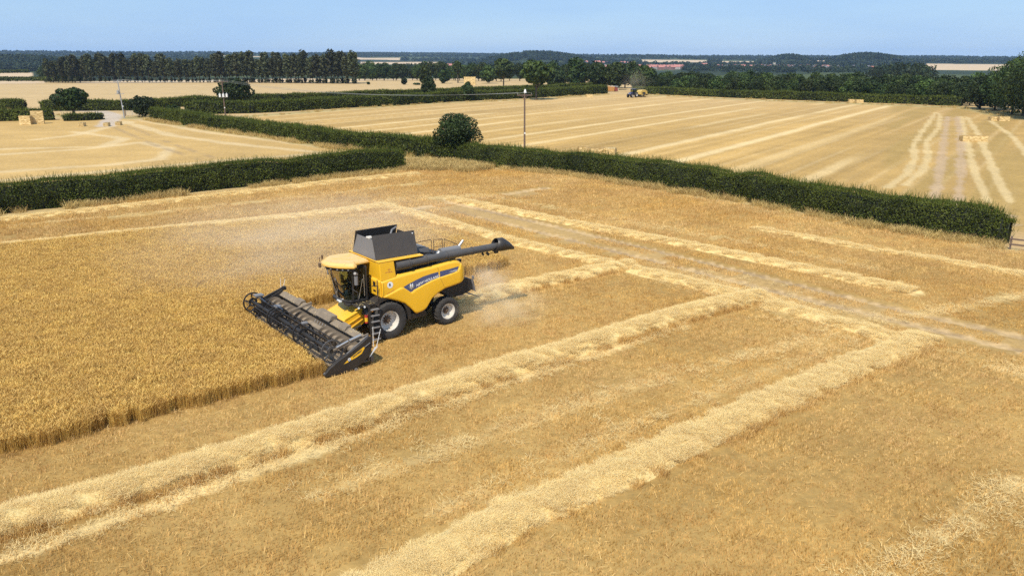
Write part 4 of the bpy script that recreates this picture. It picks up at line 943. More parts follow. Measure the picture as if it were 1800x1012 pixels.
# ------------------------------------------------------------------ mesh builder for machines
class MB:
    def __init__(s): s.v = []; s.f = []
    def add(s, V, F):
        o = len(s.v); s.v += [tuple(map(float, p)) for p in V]; s.f += [tuple(int(i) + o for i in f) for f in F]; return s
    def box(s, x0, x1, y0, y1, z0, z1):
        return s.add([(x, y, z) for z in (z0, z1) for x, y in ((x0, y0), (x1, y0), (x1, y1), (x0, y1))], [(3, 2, 1, 0), (4, 5, 6, 7), (0, 1, 5, 4), (1, 2, 6, 5), (2, 3, 7, 6), (3, 0, 4, 7)])
    def bar(s, p0, p1, w, h, up=(0, 0, 1)):
        p0, p1 = Vector(p0), Vector(p1); d = (p1 - p0).normalized(); a = d.cross(Vector(up))
        if a.length < 1e-4: a = d.cross(Vector((0, 1, 0)))
        a.normalize(); b = a.cross(d); V = []
        for p in (p0, p1): V += [p - a * w / 2 - b * h / 2, p + a * w / 2 - b * h / 2, p + a * w / 2 + b * h / 2, p - a * w / 2 + b * h / 2]
        return s.add(V, [(3, 2, 1, 0), (4, 5, 6, 7), (0, 1, 5, 4), (1, 2, 6, 5), (2, 3, 7, 6), (3, 0, 4, 7)])
    def tube(s, p0, p1, r0, r1=None, n=12, caps=True):
        r1 = r0 if r1 is None else r1
        V, Q = tube_data(p0, p1, r0, r1, n); F = [tuple(q) for q in Q]
        if caps: F += [tuple(range(n))[::-1], tuple(range(n, 2 * n))]
        return s.add(V, F)
    def path(s, pts, r, n=8):
        for a, b in zip(pts[:-1], pts[1:]): s.tube(a, b, r, r, n)
        return s
    def prism(s, prof, y0, y1):           # outline in x,z drawn out along y
        n = len(prof); V = [(x, y0, z) for x, z in prof] + [(x, y1, z) for x, z in prof]
        return s.add(V, [tuple(range(n)), tuple(range(2 * n - 1, n - 1, -1))] + [(i, i + n, (i + 1) % n + n, (i + 1) % n) for i in range(n)])
    def slab(s, prof, z0, z1, inset=0.0, c=(0, 0)):   # outline in x,y drawn up along z
        n = len(prof); V = [(x, y, z0) for x, y in prof] + [(x + (c[0] - x) * inset, y + (c[1] - y) * inset, z1) for x, y in prof]
        return s.add(V, [tuple(range(n))[::-1], tuple(range(n, 2 * n))] + [(i, (i + 1) % n, (i + 1) % n + n, i + n) for i in range(n)])
    def quad(s, a, b, c, d, t):           # a thin sheet with thickness t
        a, b, c, d = map(Vector, (a, b, c, d)); nr = (b - a).cross(d - a).normalized() * t
        return s.add([a, b, c, d, a + nr, b + nr, c + nr, d + nr], [(3, 2, 1, 0), (4, 5, 6, 7), (0, 1, 5, 4), (1, 2, 6, 5), (2, 3, 7, 6), (3, 0, 4, 7)])
    def lathe(s, prof, n=32, c=(0, 0, 0)):   # (radius, y) turned about the y axis
        m = len(prof); V = []
        for k in range(n):
            a = 2 * math.pi * k / n
            V += [(c[0] + r * math.cos(a), c[1] + y, c[2] + r * math.sin(a)) for r, y in prof]
        return s.add(V, [(k * m + j, k * m + j + 1, ((k + 1) % n) * m + j + 1, ((k + 1) % n) * m + j) for k in range(n) for j in range(m - 1)])
    def build(s, name, mat, parent=None, bevel=0.0, smooth=None, fix=True):
        me = bpy.data.meshes.new(name); me.from_pydata(s.v, [], s.f); me.update()
        if fix:
            bm = bmesh.new(); bm.from_mesh(me); bmesh.ops.recalc_face_normals(bm, faces=bm.faces[:]); bm.to_mesh(me); bm.free()
        me.materials.append(mat)
        o = link(name, me, parent)
        if smooth is not None:
            for p in me.polygons: p.use_smooth = True
            me.set_sharp_from_angle(angle=R(smooth))
        if bevel:
            b = o.modifiers.new('bevel', 'BEVEL'); b.width = bevel; b.segments = 2; b.limit_method = 'ANGLE'; b.angle_limit = R(35)
        return o

YELLOW = simple('yellow paint', (0.91, 0.495, 0.008), .36, dirt=.24, dcol=(.50, .37, .17), coat=.2, dscale=2.2, streak=.6)
YDUST = simple('dusty yellow roof', (0.80, 0.43, 0.03), .6, dirt=.85, dcol=(.66, .47, .24), dscale=1.2)
BLACK = simple('black plastic', (0.014, 0.014, 0.016), .42, dirt=.10, dscale=3)
DARK = simple('dark machinery', (0.013, 0.012, 0.012), .55, dirt=.08, dcol=(.16, .12, .07), dscale=3)
GREY = simple('grey tank sheet', (0.034, 0.031, 0.031), .5, dirt=.38, dcol=(.15, .12, .088), dscale=2.2, streak=.55)
AUG = simple('dark grey auger', (0.045, 0.046, 0.05), .42, dirt=.25, dcol=(.22, .18, .13), dscale=2)
LGREY = simple('light grey metal', (0.20, 0.20, 0.21), .45, .3, dirt=.3, dcol=(.36, .30, .22))
TAN = simple('dusty steel', (0.13, 0.105, 0.08), .8, dirt=.8, dcol=(.28, .215, .145), dscale=3.5)
RUBBER = simple('tyre rubber', (0.022, 0.021, 0.021), .8, dirt=.25, dcol=(.14, .115, .085), dscale=2.5)
WHITE = simple('white rim paint', (0.70, 0.68, 0.63), .5, dirt=.5, dcol=(.45, .36, .25), dscale=2.2)
RUST = simple('rusty hub', (0.09, 0.05, 0.03), .8, dirt=.3)
SHINY = simple('bright steel', (0.55, 0.54, 0.52), .3, .8, dirt=.2)
BLUE = simple('blue decal', (0.040, 0.060, 0.165), .4, dirt=.18, dcol=(.40, .36, .32))
WDEC = simple('white lettering', (0.78, 0.78, 0.76), .5, dirt=.1)
RED = simple('red paint', (0.50, 0.03, 0.02), .4, dirt=.15)
NAVY = simple('dark blue lettering', (0.02, 0.03, 0.07), .5)
PINKT = simple('faded red lettering', (0.48, 0.13, 0.07), .6)
SEAT = simple('seat cloth', (0.02, 0.02, 0.024), .9)
LAMP = simple('lamp glass', (0.70, 0.70, 0.68), .15)
def glass_mat(name, tint, gl_=0.1):
    m, nt, b = mat_new(name); nt.nodes.remove(b)
    t = nt.nodes.new('ShaderNodeBsdfTransparent'); t.inputs[0].default_value = (*tint, 1); g = nt.nodes.new('ShaderNodeBsdfGlossy'); g.inputs['Roughness'].default_value = .03
    fr = nt.nodes.new('ShaderNodeFresnel'); fr.inputs[0].default_value = 1.5; mx = nt.nodes.new('ShaderNodeMixShader')
    nt.links.new(fr.outputs[0], mx.inputs[0]); nt.links.new(t.outputs[0], mx.inputs[1]); nt.links.new(g.outputs[0], mx.inputs[2]); nt.links.new(mx.outputs[0], nt.nodes['Material Output'].inputs[0]); return m
GLASS = glass_mat('tinted cab glass', (0.50, 0.56, 0.42))

def itp(tab, x): xs = [a for a, b in tab]; return float(np.interp(x, xs, [b for a, b in tab]))
def text_mesh(name, body, size, mat, parent, fn, shear=0.0, bold=0.0, spacing=1.0, space_y=1.0, depth=0.004):
    """letters set as real raised shapes: fn maps (along, up) to a point on the panel"""
    cu = bpy.data.curves.new(name, 'FONT'); cu.body = body; cu.size = size; cu.shear = shear; cu.offset = bold; cu.space_character = spacing; cu.resolution_u = 3
    cu.extrude = 0.0
    o = bpy.data.objects.new(name, cu); COL.objects.link(o); bpy.context.view_layer.update()
    me = bpy.data.meshes.new_from_object(o.evaluated_get(bpy.context.evaluated_depsgraph_get())); bpy.data.objects.remove(o); bpy.data.curves.remove(cu)
    me.name = name
    us = [v.co.x for v in me.vertices]; u0, u1 = min(us), max(us)
    for v in me.vertices: v.co = Vector(fn((v.co.x - u0) / (u1 - u0), v.co.y * space_y))
    me.materials.clear(); me.materials.append(mat); me.update()
    return link(name, me, parent)

# ------------------------------------------------------------------ combine harvester
C = empty('combine_harvester', (CO[0], CO[1], 0), CH_ROT)
tag(C, 'yellow combine harvester cutting barley with its unloading auger folded back', 'combine harvester')

# -- body inside
MB().prism([(.27, 1.15), (.27, 3.92), (-1.95, 3.92), (-2.0, 3.40), (-4.3, 3.36), (-4.7, 3.0), (-4.6, 2.35), (-3.1, 2.05), (-2.5, 1.4), (-2.0, 1.0), (-.9, .95)], -1.36, 1.30).build('body', DARK, C, .02)
# -- left side panel: moulded, with the ledge that frames the decal
ZT = [(-4.89, 2.72), (-4.84, 2.88), (-4.72, 3.05), (-4.53, 3.22), (-4.33, 3.38), (-4.16, 3.46), (-3.95, 3.50), (-3.6, 3.49), (-2.86, 3.42), (-1.5, 3.33), (-.33, 3.24), (.41, 3.13)]
ZB = [(-4.89, 2.66), (-4.82, 2.42), (-4.66, 2.28), (-4.25, 2.20), (-3.75, 2.13), (-3.34, 2.08), (-2.87, 1.90), (-2.49, 1.67), (-2.30, 1.42), (-2.15, 1.22), (-1.95, 1.11), (-1.6, 1.05), (-1.47, 1.09), (-1.2, 1.40), (-.9, 1.70), (-.46, 1.93), (0, 2.12), (.41, 2.27)]
ZC = [(-4.6, 3.4), (-4.36, 3.22), (-4.24, 3.0), (-4.12, 2.89), (-3.97, 2.84), (-3.6, 2.79), (-2.98, 2.72), (-2.5, 2.64), (-2.0, 2.50), (-1.52, 2.35), (-1.24, 2.22), (-1.10, 2.33), (-.86, 2.52), (-.68, 2.58), (.15, 2.33), (.45, 2.20)]
DU = [(-4.22, 3.14), (-3.73, 3.09), (-2.99, 3.05), (-2.5, 3.01), (-2.02, 2.95), (-1.54, 2.83), (-1.09, 2.70), (-.80, 2.60)]
def panel_y(x, z):
    zt, zb, zc = itp(ZT, x), itp(ZB, x), itp(ZC, x)
    y = 1.615 + .055 * float(smooth(zc + .012, zc - .012, z)) if zc > zb else 1.615
    y += .035 * math.sin(math.pi * min(1, max(0, (z - zb) / max(.05, zt - zb))))
    y -= .16 * max(0, 1 - (zt - z) / .16) ** 2 + .05 * max(0, 1 - (z - zb) / .10) ** 2
    if x < -4.2: y -= .55 * ((-4.2 - x) / .69) ** 2.2
    return y
def side_panel(sgn):
    xs = sorted(set(list(np.linspace(-4.89, .41, 118)) + [a for a, b in ZC if -4.88 < a < .41])); m = 64; V = []; F = []
    for x in xs:
        zt, zb = itp(ZT, x), itp(ZB, x)
        for j in range(m): z = zb + (zt - zb) * j / (m - 1); V.append((x, sgn * panel_y(x, z), z))
    n = len(xs); F = [(i * m + j, i * m + j + 1, (i + 1) * m + j + 1, (i + 1) * m + j) for i in range(n - 1) for j in range(m - 1)]
    mb = MB().add(V, F)
    me_o = mb.build('side_panel', YELLOW, C, smooth=50); sd = me_o.modifiers.new('thick', 'SOLIDIFY'); sd.thickness = .03; sd.offset = 0
    return me_o
SP = side_panel(1); side_panel(-1)
def strip(name, x0, x1, up, lo, mat, parent, off=.022, n=40, m=6):
    V = []
    for i in range(n + 1):
        x = x0 + (x1 - x0) * i / n
        for j in range(m + 1):
            z = lo(x) + (up(x) - lo(x)) * j / m; V.append((x, panel_y(x, z) + off, z))
    F = [(i * (m + 1) + j, i * (m + 1) + j + 1, (i + 1) * (m + 1) + j + 1, (i + 1) * (m + 1) + j) for i in range(n) for j in range(m)]
    return MB().add(V, F).build(name, mat, parent, fix=False)
dl = lambda x: itp(ZC, x) + .022
strip('decal', -.82, -2.93, lambda x: max(itp(DU, x), dl(x) + .003), dl, BLUE, SP)
strip('decal', -3.02, -4.20, lambda x: itp(DU, x), lambda x: dl(x) if x > -4.12 else dl(x) + (x + 4.12) * -1.2, BLUE, SP)
def seam(pts, w=.014):
    P = resample(pts, .06); V = []
    for x, z in P:
        for d in (-w / 2, w / 2): V.append((x + d, panel_y(x + d, z) + .0165, z))
    return MB().add(V, [(2 * i, 2 * i + 1, 2 * i + 3, 2 * i + 2) for i in range(len(P) - 1)])
for pts_ in ([(-2.88, 3.40), (-2.92, 3.22), (-2.965, 3.05)], [(-3.0, 2.71), (-3.1, 2.5), (-3.2, 2.3), (-3.28, 2.09)], [(.32, 3.12), (.32, 2.7), (.33, 2.28)]): seam(pts_).build('panel_seam', DARK, SP, fix=False)
text_mesh('lettering', 'NEW HOLLAND', .2, WDEC, SP, lambda u, v: (lambda x, zl: (x, panel_y(x, zl + .06) + .030, zl + v * .95))(-1.56 - 1.42 * u, float(np.interp(u, [0, .3, .65, 1], [2.475, 2.60, 2.70, 2.755]))), shear=.12, bold=.0055, spacing=1.02)
text_mesh('model_lettering', 'CR9080', .13, WDEC, SP, lambda u, v: (lambda x, zl: (x, panel_y(x, zl + .05) + .030, zl + v))(-3.63 - .47 * u, 2.875 + .035 * u), shear=.25, bold=.001)
text_mesh('small_lettering', 'TWIN ROTOR', .07, PINKT, SP, lambda u, v: (lambda x, zl: (x, panel_y(x, zl + .03) + .022, zl + v))(.16 - .44 * u, 2.36 + .16 * u), bold=.001)
def disc(name, cx, cz, r, mat, parent, yf, off, n=24):
    V = [(cx, yf(cx, cz) + off, cz)] + [(cx + r * math.cos(a), yf(cx + r * math.cos(a), cz + r * math.sin(a)) + off, cz + r * math.sin(a)) for a in np.linspace(0, 2 * math.pi, n, endpoint=False)]
    return MB().add(V, [(0, 1 + i, 1 + (i + 1) % n) for i in range(n)]).build(name, mat, parent, fix=False)
disc('round_sticker', -.05, 2.84, .165, WDEC, SP, panel_y, .021)
text_mesh('sticker_letter', 'R', .21, NAVY, SP, lambda u, v: (.02 - .13 * u, panel_y(-.05, 2.84) + .03, 2.775 + v), bold=.006)
# silver leaf emblem: three blades in a V
for a, b, w, mt in (((-1.27, 2.37), (-1.09, 2.62), .055, LGREY), ((-1.27, 2.37), (-1.46, 2.60), .055, LGREY), ((-1.27, 2.40), (-1.20, 2.72), .05, WDEC), ((-1.27, 2.40), (-1.35, 2.72), .05, WDEC), ((-1.275, 2.36), (-1.275, 2.66), .03, SHINY)):
    a, b = np.array(a), np.array(b); d = unit(b - a); nrm = np.array([-d[1], d[0]]); ring = [a, a * .6 + b * .4 + nrm * w, a * .25 + b * .75 + nrm * w * .9, b, a * .25 + b * .75 - nrm * w * .9, a * .6 + b * .4 - nrm * w]
    MB().add([(p[0], panel_y(p[0], p[1]) + .034 + .002 * (mt is SHINY), p[1]) for p in ring], [(0, 1, 2, 3, 4, 5)]).build('emblem_blade', mt, SP, fix=False)
# rear hood between the two panels
V = []; prof = [(-3.9, 3.46), (-4.16, 3.44), (-4.33, 3.36), (-4.53, 3.2), (-4.72, 3.02), (-4.86, 2.8), (-4.88, 2.66), (-4.80, 2.42)]
MB().add([(x, y, z) for y in (-1.2, 1.2) for x, z in prof], [(i, i + 1, i + 1 + len(prof), i + len(prof)) for i in range(len(prof) - 1)]).build('rear_hood', YELLOW, C, smooth=60)
MB().box(-4.72, -4.52, 1.0, 1.2, 3.18, 3.36).bar((-4.3, 1.15, 3.4), (-4.3, 1.15, 3.72), .05, .05).build('lamp_bracket', BLACK, C, .015)
# -- front tower beside the cab and the ledge under the tank
TW = MB().prism([(.44, 3.06), (.47, 4.02), (-.36, 4.02), (-.46, 3.16)], 1.25, 1.60).build('tower_panel', YELLOW, C, .035)
MB().prism([(.40, 3.06), (.455, 4.02), (.35, 4.02), (.30, 3.06)], -1.60, 1.24).build('front_wall', YELLOW, C, .02)
FP = MB().prism([(.42, 2.22), (.50, 2.30), (.50, 3.06), (.44, 3.13), (.30, 3.13), (.30, 2.22)], .45, 1.585).build('front_panel', YELLOW, C, .03)
MB().box(.50, .512, .92, 1.16, 2.72, 2.98).build('air_vent', BLACK, FP, .01); MB().box(.50, .512, .92, 1.18, 2.46, 2.56).build('air_vent', BLACK, FP, .01)
MB().path([(.56, 1.42, 2.2), (.56, 1.42, 2.85), (.53, 1.40, 3.15)], .018, 6).build('grab_rail', RUST, FP)
text_mesh('tower_lettering', 'LATERAL', .11, PINKT, TW, lambda u, v: (.16 - .42 * u, 1.603, 3.46 + v), bold=.001)
text_mesh('tower_lettering', '90', .10, PINKT, TW, lambda u, v: (.02 - .16 * u, 1.603, 3.585 + v), bold=.001)
RIM = MB().box(-2.08, .50, 1.24, 1.615, 4.025, 4.085).box(-2.08, .50, -1.615, -1.24, 4.025, 4.085).box(.30, .50, -1.23, 1.23, 4.025, 4.085).build('tank_rim', YELLOW, C, .02)
# -- grain tank extension: four leaning sheets
ta, tb = (.44, -1.98), (.42, -2.02); yb, yt = 1.20, .84
T1 = MB().quad((ta[0], yb, 4.09), (ta[1], yb, 4.09), (tb[1], yt, 5.24), (tb[0], yt, 5.26), .03).build('tank_sheet', GREY, C)
for x in (-.35, -1.2): MB().bar((x, yb + .012, 4.12), (x, yt + .03, 5.2), .05, .03, (0, 1, 0)).build('rib', GREY, T1)
for zz in (.33, .68): MB().bar((ta[0] - .06, yb + .012 - .36 * zz, 4.09 + 1.15 * zz), (ta[1] + .06, yb + .012 - .36 * zz, 4.09 + 1.15 * zz), .03, .022, (0, 1, 0)).build('rib', GREY, T1)
MB().tube((-1.88, .92, 5.10), (-1.88, .90 + .03, 5.12), .035, .035, 10).build('cap', LAMP, T1)
MB().quad((ta[1], -yb, 4.09), (ta[0], -yb, 4.09), (tb[0], -yt, 5.24), (tb[1], -yt, 5.26), .03).build('tank_sheet', GREY, C)
T3 = MB().quad((ta[0], -yb, 4.09), (ta[0], yb, 4.09), (.30, yt + .03, 5.03), (.30, -yt - .03, 5.05), .03).build('tank_sheet', LGREY, C)
MB().bar((.42, -.35, 4.12), (.335, -.35, 5.02), .07, .03, (1, 0, 0)).build('rib', LGREY, T3); MB().bar((.46, -1.15, 4.16), (.46, 1.15, 4.16), .05, .10).build('rib', LGREY, T3)
MB().quad((ta[1], yb, 4.09), (ta[1], -yb, 4.09), (tb[1], -yt, 5.0), (tb[1], yt, 5.0), .03).build('tank_sheet', GREY, C)
MB().box(.10, .36, .12, .48, 5.03, 5.12).build('tank_sensor', WHITE, C, .02)
MB().path([(-.9, .1, 4.2), (-1.2, -.2, 4.85), (-1.5, -.5, 5.1), (-1.9, -.75, 5.16)], .05, 8).build('tank_auger', LGREY, C)
MB().tube((-1.0, 0, 4.0), (-.8, 0, 4.9), .16, .16, 12).build('tank_auger', DARK, C)
# -- unloading auger
AU = MB().tube((-.50, 1.42, 3.70), (-1.25, 1.45, 3.72), .255, .255, 20).tube((-1.25, 1.45, 3.72), (-1.32, 1.45, 3.725), .285, .285, 20).tube((-1.32, 1.45, 3.725), (-2.3, 1.46, 3.76), .225, .225, 20)\
    .tube((-2.3, 1.46, 3.76), (-2.37, 1.46, 3.765), .255, .255, 20).tube((-2.37, 1.46, 3.765), (-6.95, 1.46, 3.80), .205, .195, 20).build('unloading_auger', AUG, C, smooth=40)
MB().tube((-3.6, 1.46, 3.775), (-3.66, 1.46, 3.775), .225, .225, 20).tube((-5.2, 1.46, 3.79), (-5.25, 1.46, 3.79), .222, .222, 20).build('tube_band', AUG, AU, smooth=40)
sp = MB(); n = 20
def ell(cx, cz, tilt, ry, rz): return [(cx + math.sin(t) * rz * math.sin(tilt), 1.46 + math.cos(t) * ry, cz + math.sin(t) * rz * math.cos(tilt)) for t in np.linspace(0, 2 * math.pi, n, endpoint=False)]
rings = [ell(-6.75, 3.90, -.35, .30, .36), ell(-7.25, 3.86, -.15, .30, .36), ell(-7.75, 3.72, .15, .22, .22), ell(-7.98, 3.60, .5, .17, .14)]
V = [p for r_ in rings for p in r_]; SPT = MB().add(V, [(k * n + i, k * n + (i + 1) % n, (k + 1) * n + (i + 1) % n, (k + 1) * n + i) for k in range(3) for i in range(n)]).build('spout', BLACK, AU, smooth=60)
SPT.modifiers.new('thick', 'SOLIDIFY').thickness = .02
MB().bar((-5.9, 1.46, 3.58), (-6.0, 1.46, 3.42), .05, .12).bar((-6.2, 1.46, 3.55), (-6.35, 1.46, 3.40), .08, .14).bar((-6.35, 1.46, 3.46), (-6.9, 1.46, 3.50), .03, .03).box(-6.95, -6.75, 1.38, 1.54, 3.42, 3.56).build('lamp_bracket', BLACK, AU, .01)
MB().bar((-3.95, 1.35, 3.38), (-3.95, 1.42, 3.6), .06, .06).box(-4.1, -3.8, 1.25, 1.55, 3.54, 3.60).build('auger_cradle', BLACK, C)
# -- cab
CABF = MB().slab([(.84, -1.02), (1.25, -1.02), (1.75, -.95), (2.02, -.6), (2.10, -.05), (2.02, .45), (1.75, .82), (1.25, .90), (.84, .90)], 2.02, 2.16).build('cab_floor', BLACK, C, .02)
RO = MB().slab([(2.62, -.12), (2.52, .28), (2.28, .71), (1.95, 1.06), (1.66, 1.27), (1.48, 1.18), (1.30, .72), (.50, .60), (.50, -1.30), (1.30, -1.45), (1.85, -1.42), (2.15, -1.15), (2.42, -.80), (2.57, -.45)], 3.87, 3.97).build('cab_roof', YDUST, C, .02)
MB().slab([(2.58, -.12), (2.48, .26), (2.24, .67), (1.92, 1.01), (1.64, 1.20), (1.50, 1.12), (1.33, .68), (.50, .56), (.50, -1.26), (1.30, -1.40), (1.82, -1.37), (2.11, -1.12), (2.38, -.78), (2.53, -.45)], 3.972, 4.07, .12, (1.3, -.15)).build('roof_skin', YDUST, RO, .02)
for (x, y) in ((2.30, .66), (2.12, .87), (1.92, 1.06), (2.48, .30), (2.55, -.1)): MB().tube((x - .08, y - .04, 3.80), (x - .02, y - .01, 3.80),   .04, .045, 10).build('work_light', LGREY, RO)
MB().slab([(2.5, -.12), (2.2, .62), (1.85, .98), (1.5, 1.05), (1.3, .65), (.80, .60), (.80, -1.2), (1.8, -1.3), (2.3, -.8)], 3.70, 3.868).build('roof_lining', BLACK, RO)
MB().tube((2.25, -1.05, 4.0), (2.25, -1.05, 4.2), .05, .05, 8).tube((2.45, -.95, 3.9), (2.45, -.95, 4.12), .02, .02, 6).build('aerial', RUST, RO)
MB().box(2.40, 2.50, -1.05, -.88, 3.62, 3.84).build('marker_lamp', RUST, RO, .02)
bot = [(1.62, .84, 2.16), (1.80, .74, 2.16), (1.98, .42, 2.16), (2.04, -.05, 2.16), (1.98, -.55, 2.16), (1.76, -.90, 2.16)]
top_ = [(1.62, .90, 3.74), (1.95, .80, 3.74), (2.24, .45, 3.74), (2.34, -.05, 3.74), (2.24, -.58, 3.74), (1.92, -.98, 3.74)]
k = len(bot); g_ = MB().add(bot + top_, [(i, i + 1, i + 1 + k, i + k) for i in range(k - 1)]).build('windscreen', GLASS, C, smooth=60, fix=False)
MB().add([(.90, .90, 2.16), (1.58, .845, 2.16), (1.58, .905, 3.74), (.90, .92, 3.74)], [(0, 1, 2, 3)]).build('side_window', GLASS, C); MB().add([(.90, -1.0, 2.3), (1.70, -.93, 2.3), (1.86, -1.0, 3.74), (.90, -1.02, 3.74)], [(0, 1, 2, 3)]).build('side_window', GLASS, C)
for p, q, w in (((1.60, .85, 2.1), (1.60, .91, 3.8), .07), ((1.74, -.92, 2.1), (1.90, -1.0, 3.8), .09), ((.88, .90, 2.1), (.88, .92, 3.8), .08), ((.88, -1.0, 2.1), (.88, -1.02, 3.8), .08)): MB().bar(p, q, w, w).build('cab_pillar', BLACK, C, .01)
MB().box(.80, .85, -1.0, .86, 2.1, 3.8).build('cab_back_wall', DARK, C)
ST = MB().box(1.0, 1.48, -.32, .22, 2.50, 2.66).build('driver_seat', SEAT, C, .04); MB().box(.92, 1.05, -.32, .22, 2.66, 3.25).build('backrest', SEAT, ST, .05); MB().box(.93, 1.04, -.17, .07, 3.27, 3.45).build('headrest', SEAT, ST, .04); MB().box(1.08, 1.36, -.2, .1, 2.16, 2.50).build('seat_base', BLACK, ST)
SC_ = MB().tube((1.75, -.05, 2.16), (1.55, -.05, 2.88), .05, .04, 8).build('steering_column', BLACK, C); MB().lathe([(.19, -.015), (.215, 0), (.19, .015), (.17, 0), (.19, -.015)], 20).build('steering_wheel', BLACK, SC_)
bpy.data.objects['steering_wheel'].location = (1.53, -.05, 2.92); bpy.data.objects['steering_wheel'].rotation_euler = (R(90), 0, R(0)); bpy.data.objects['steering_wheel'].rotation_euler = (R(70), 0, R(90))
MB().box(1.05, 1.5, -.62, -.42, 2.72, 2.80).box(1.42, 1.47, -.75, -.45, 2.85, 3.15).build('control_console', BLACK, C, .02)
MR = MB().tube((1.55, 1.16, 3.02), (1.55, 1.16, 3.44), .10, .10, 12).build('mirror', LGREY, C, smooth=40); MB().path([(1.62, .92, 3.70), (1.58, 1.12, 3.66), (1.55, 1.16, 3.46)], .022, 6).tube((1.50, 1.10, 3.52), (1.62, 1.20, 3.62), .10, .07, 10).build('mirror_arm', LGREY, MR)
MR = MB().tube((1.75, -1.45, 3.05), (1.75, -1.45, 3.45), .10, .10, 12).build('mirror', LGREY, C, smooth=40); MB().path([(1.8, -1.0, 3.68), (1.75, -1.3, 3.66), (1.75, -1.45, 3.47)], .022, 6).build('mirror_arm', LGREY, MR)
MB().bar((1.35, .93, 2.2), (1.1, .95, 3.2), .03, .03).bar((1.02, .94, 2.3), (1.02, .94, 3.4), .025, .025).build('door_handle', SHINY, C)
# platform, rail, ladder
PF = MB().box(.55, 1.75, .93, 1.62, 1.93, 2.02).slab([(1.75, .93), (1.95, .93), (1.98, .5), (1.75, .5)], 1.92, 2.01).build('platform', BLACK, C, .015)
for x in (1.62, 1.30): MB().tube((x + .1, 1.60, 1.97), (x + .12, 1.66, 1.97), .05, .05, 8).build('step_light', LAMP, PF)
MB().box(2.05, 2.12, .05, .30, 2.04, 2.12).build('headlight', LAMP, CABF, .01); MB().box(2.0, 2.16, .34, .42, 2.03, 2.12).build('headlight', LAMP, CABF, .01)
MB().path([(.62, 1.6, 2.0), (.62, 1.62, 2.9), (.95, 1.62, 2.95)], .02, 6).path([(1.72, 1.6, 2.0), (1.72, 1.6, 2.75), (1.72, 1.0, 2.8)], .02, 6).build('handrail', BLACK, PF)
LD = MB().bar((.80, 1.98, .24), (.80, 1.92, 2.05), .05, .10, (1, 0, 0)).bar((1.30, 1.98, .24), (1.30, 1.92, 2.05), .05, .10, (1, 0, 0)).bar((.80, 1.60, 1.98), (.80, 1.95, 1.98), .06, .06).bar((1.30, 1.60, 1.98), (1.30, 1.95, 1.98), .06, .06).build('ladder', BLACK, C, .01)
for i in range(6): z = .28 + i * .31; MB().box(.825, 1.275, 1.88, 2.08, z, z + .05).build('step', LGREY, LD, .008)
EX = MB().tube((1.33, 1.60, 1.12), (1.33, 1.60, 1.52), .085, .085, 12).build('fire_extinguisher', RED, C, smooth=40); MB().tube((1.33, 1.60, 1.20), (1.33, 1.60, 1.40), .088, .088, 12, False).build('label_band', YELLOW, EX, smooth=40); MB().tube((1.33, 1.60, 1.52), (1.33, 1.60, 1.60), .04, .03, 8).build('valve', BLACK, EX)
MB().box(1.0, 1.12, 1.66, 1.74, 1.66, 1.78).build('warning_lamp', simple('amber lamp', (.75, .28, .02), .3), C, .015)
# feeder house
FH = MB().prism([(1.25, 1.66), (2.18, 1.30), (2.45, 1.05), (2.45, .50), (1.75, .52), (1.05, 1.0), (.95, 1.5)], -.98, .98).build('feeder_house', YELLOW, C, .025)
for a, b in (((1.12, 1.02, 1.42), (2.3, 1.02, .92)), ((1.2, 1.02, 1.16), (2.1, 1.02, .72))): MB().bar(a, b, .05, .05).build('side_rib', YELLOW, FH, .008)
MB().bar((1.25, .99, 1.64), (2.2, .99, 1.28), .03, .05).bar((1.25, -.99, 1.64), (2.2, -.99, 1.28), .03, .05).build('top_edge', YELLOW, FH)
MB().tube((1.35, 1.06, .85), (2.55, 1.06, .55), .05, .05, 8).tube((1.5, -1.06, .85), (2.55, -1.06, .55), .05, .05, 8).build('lift_ram', BLACK, FH)
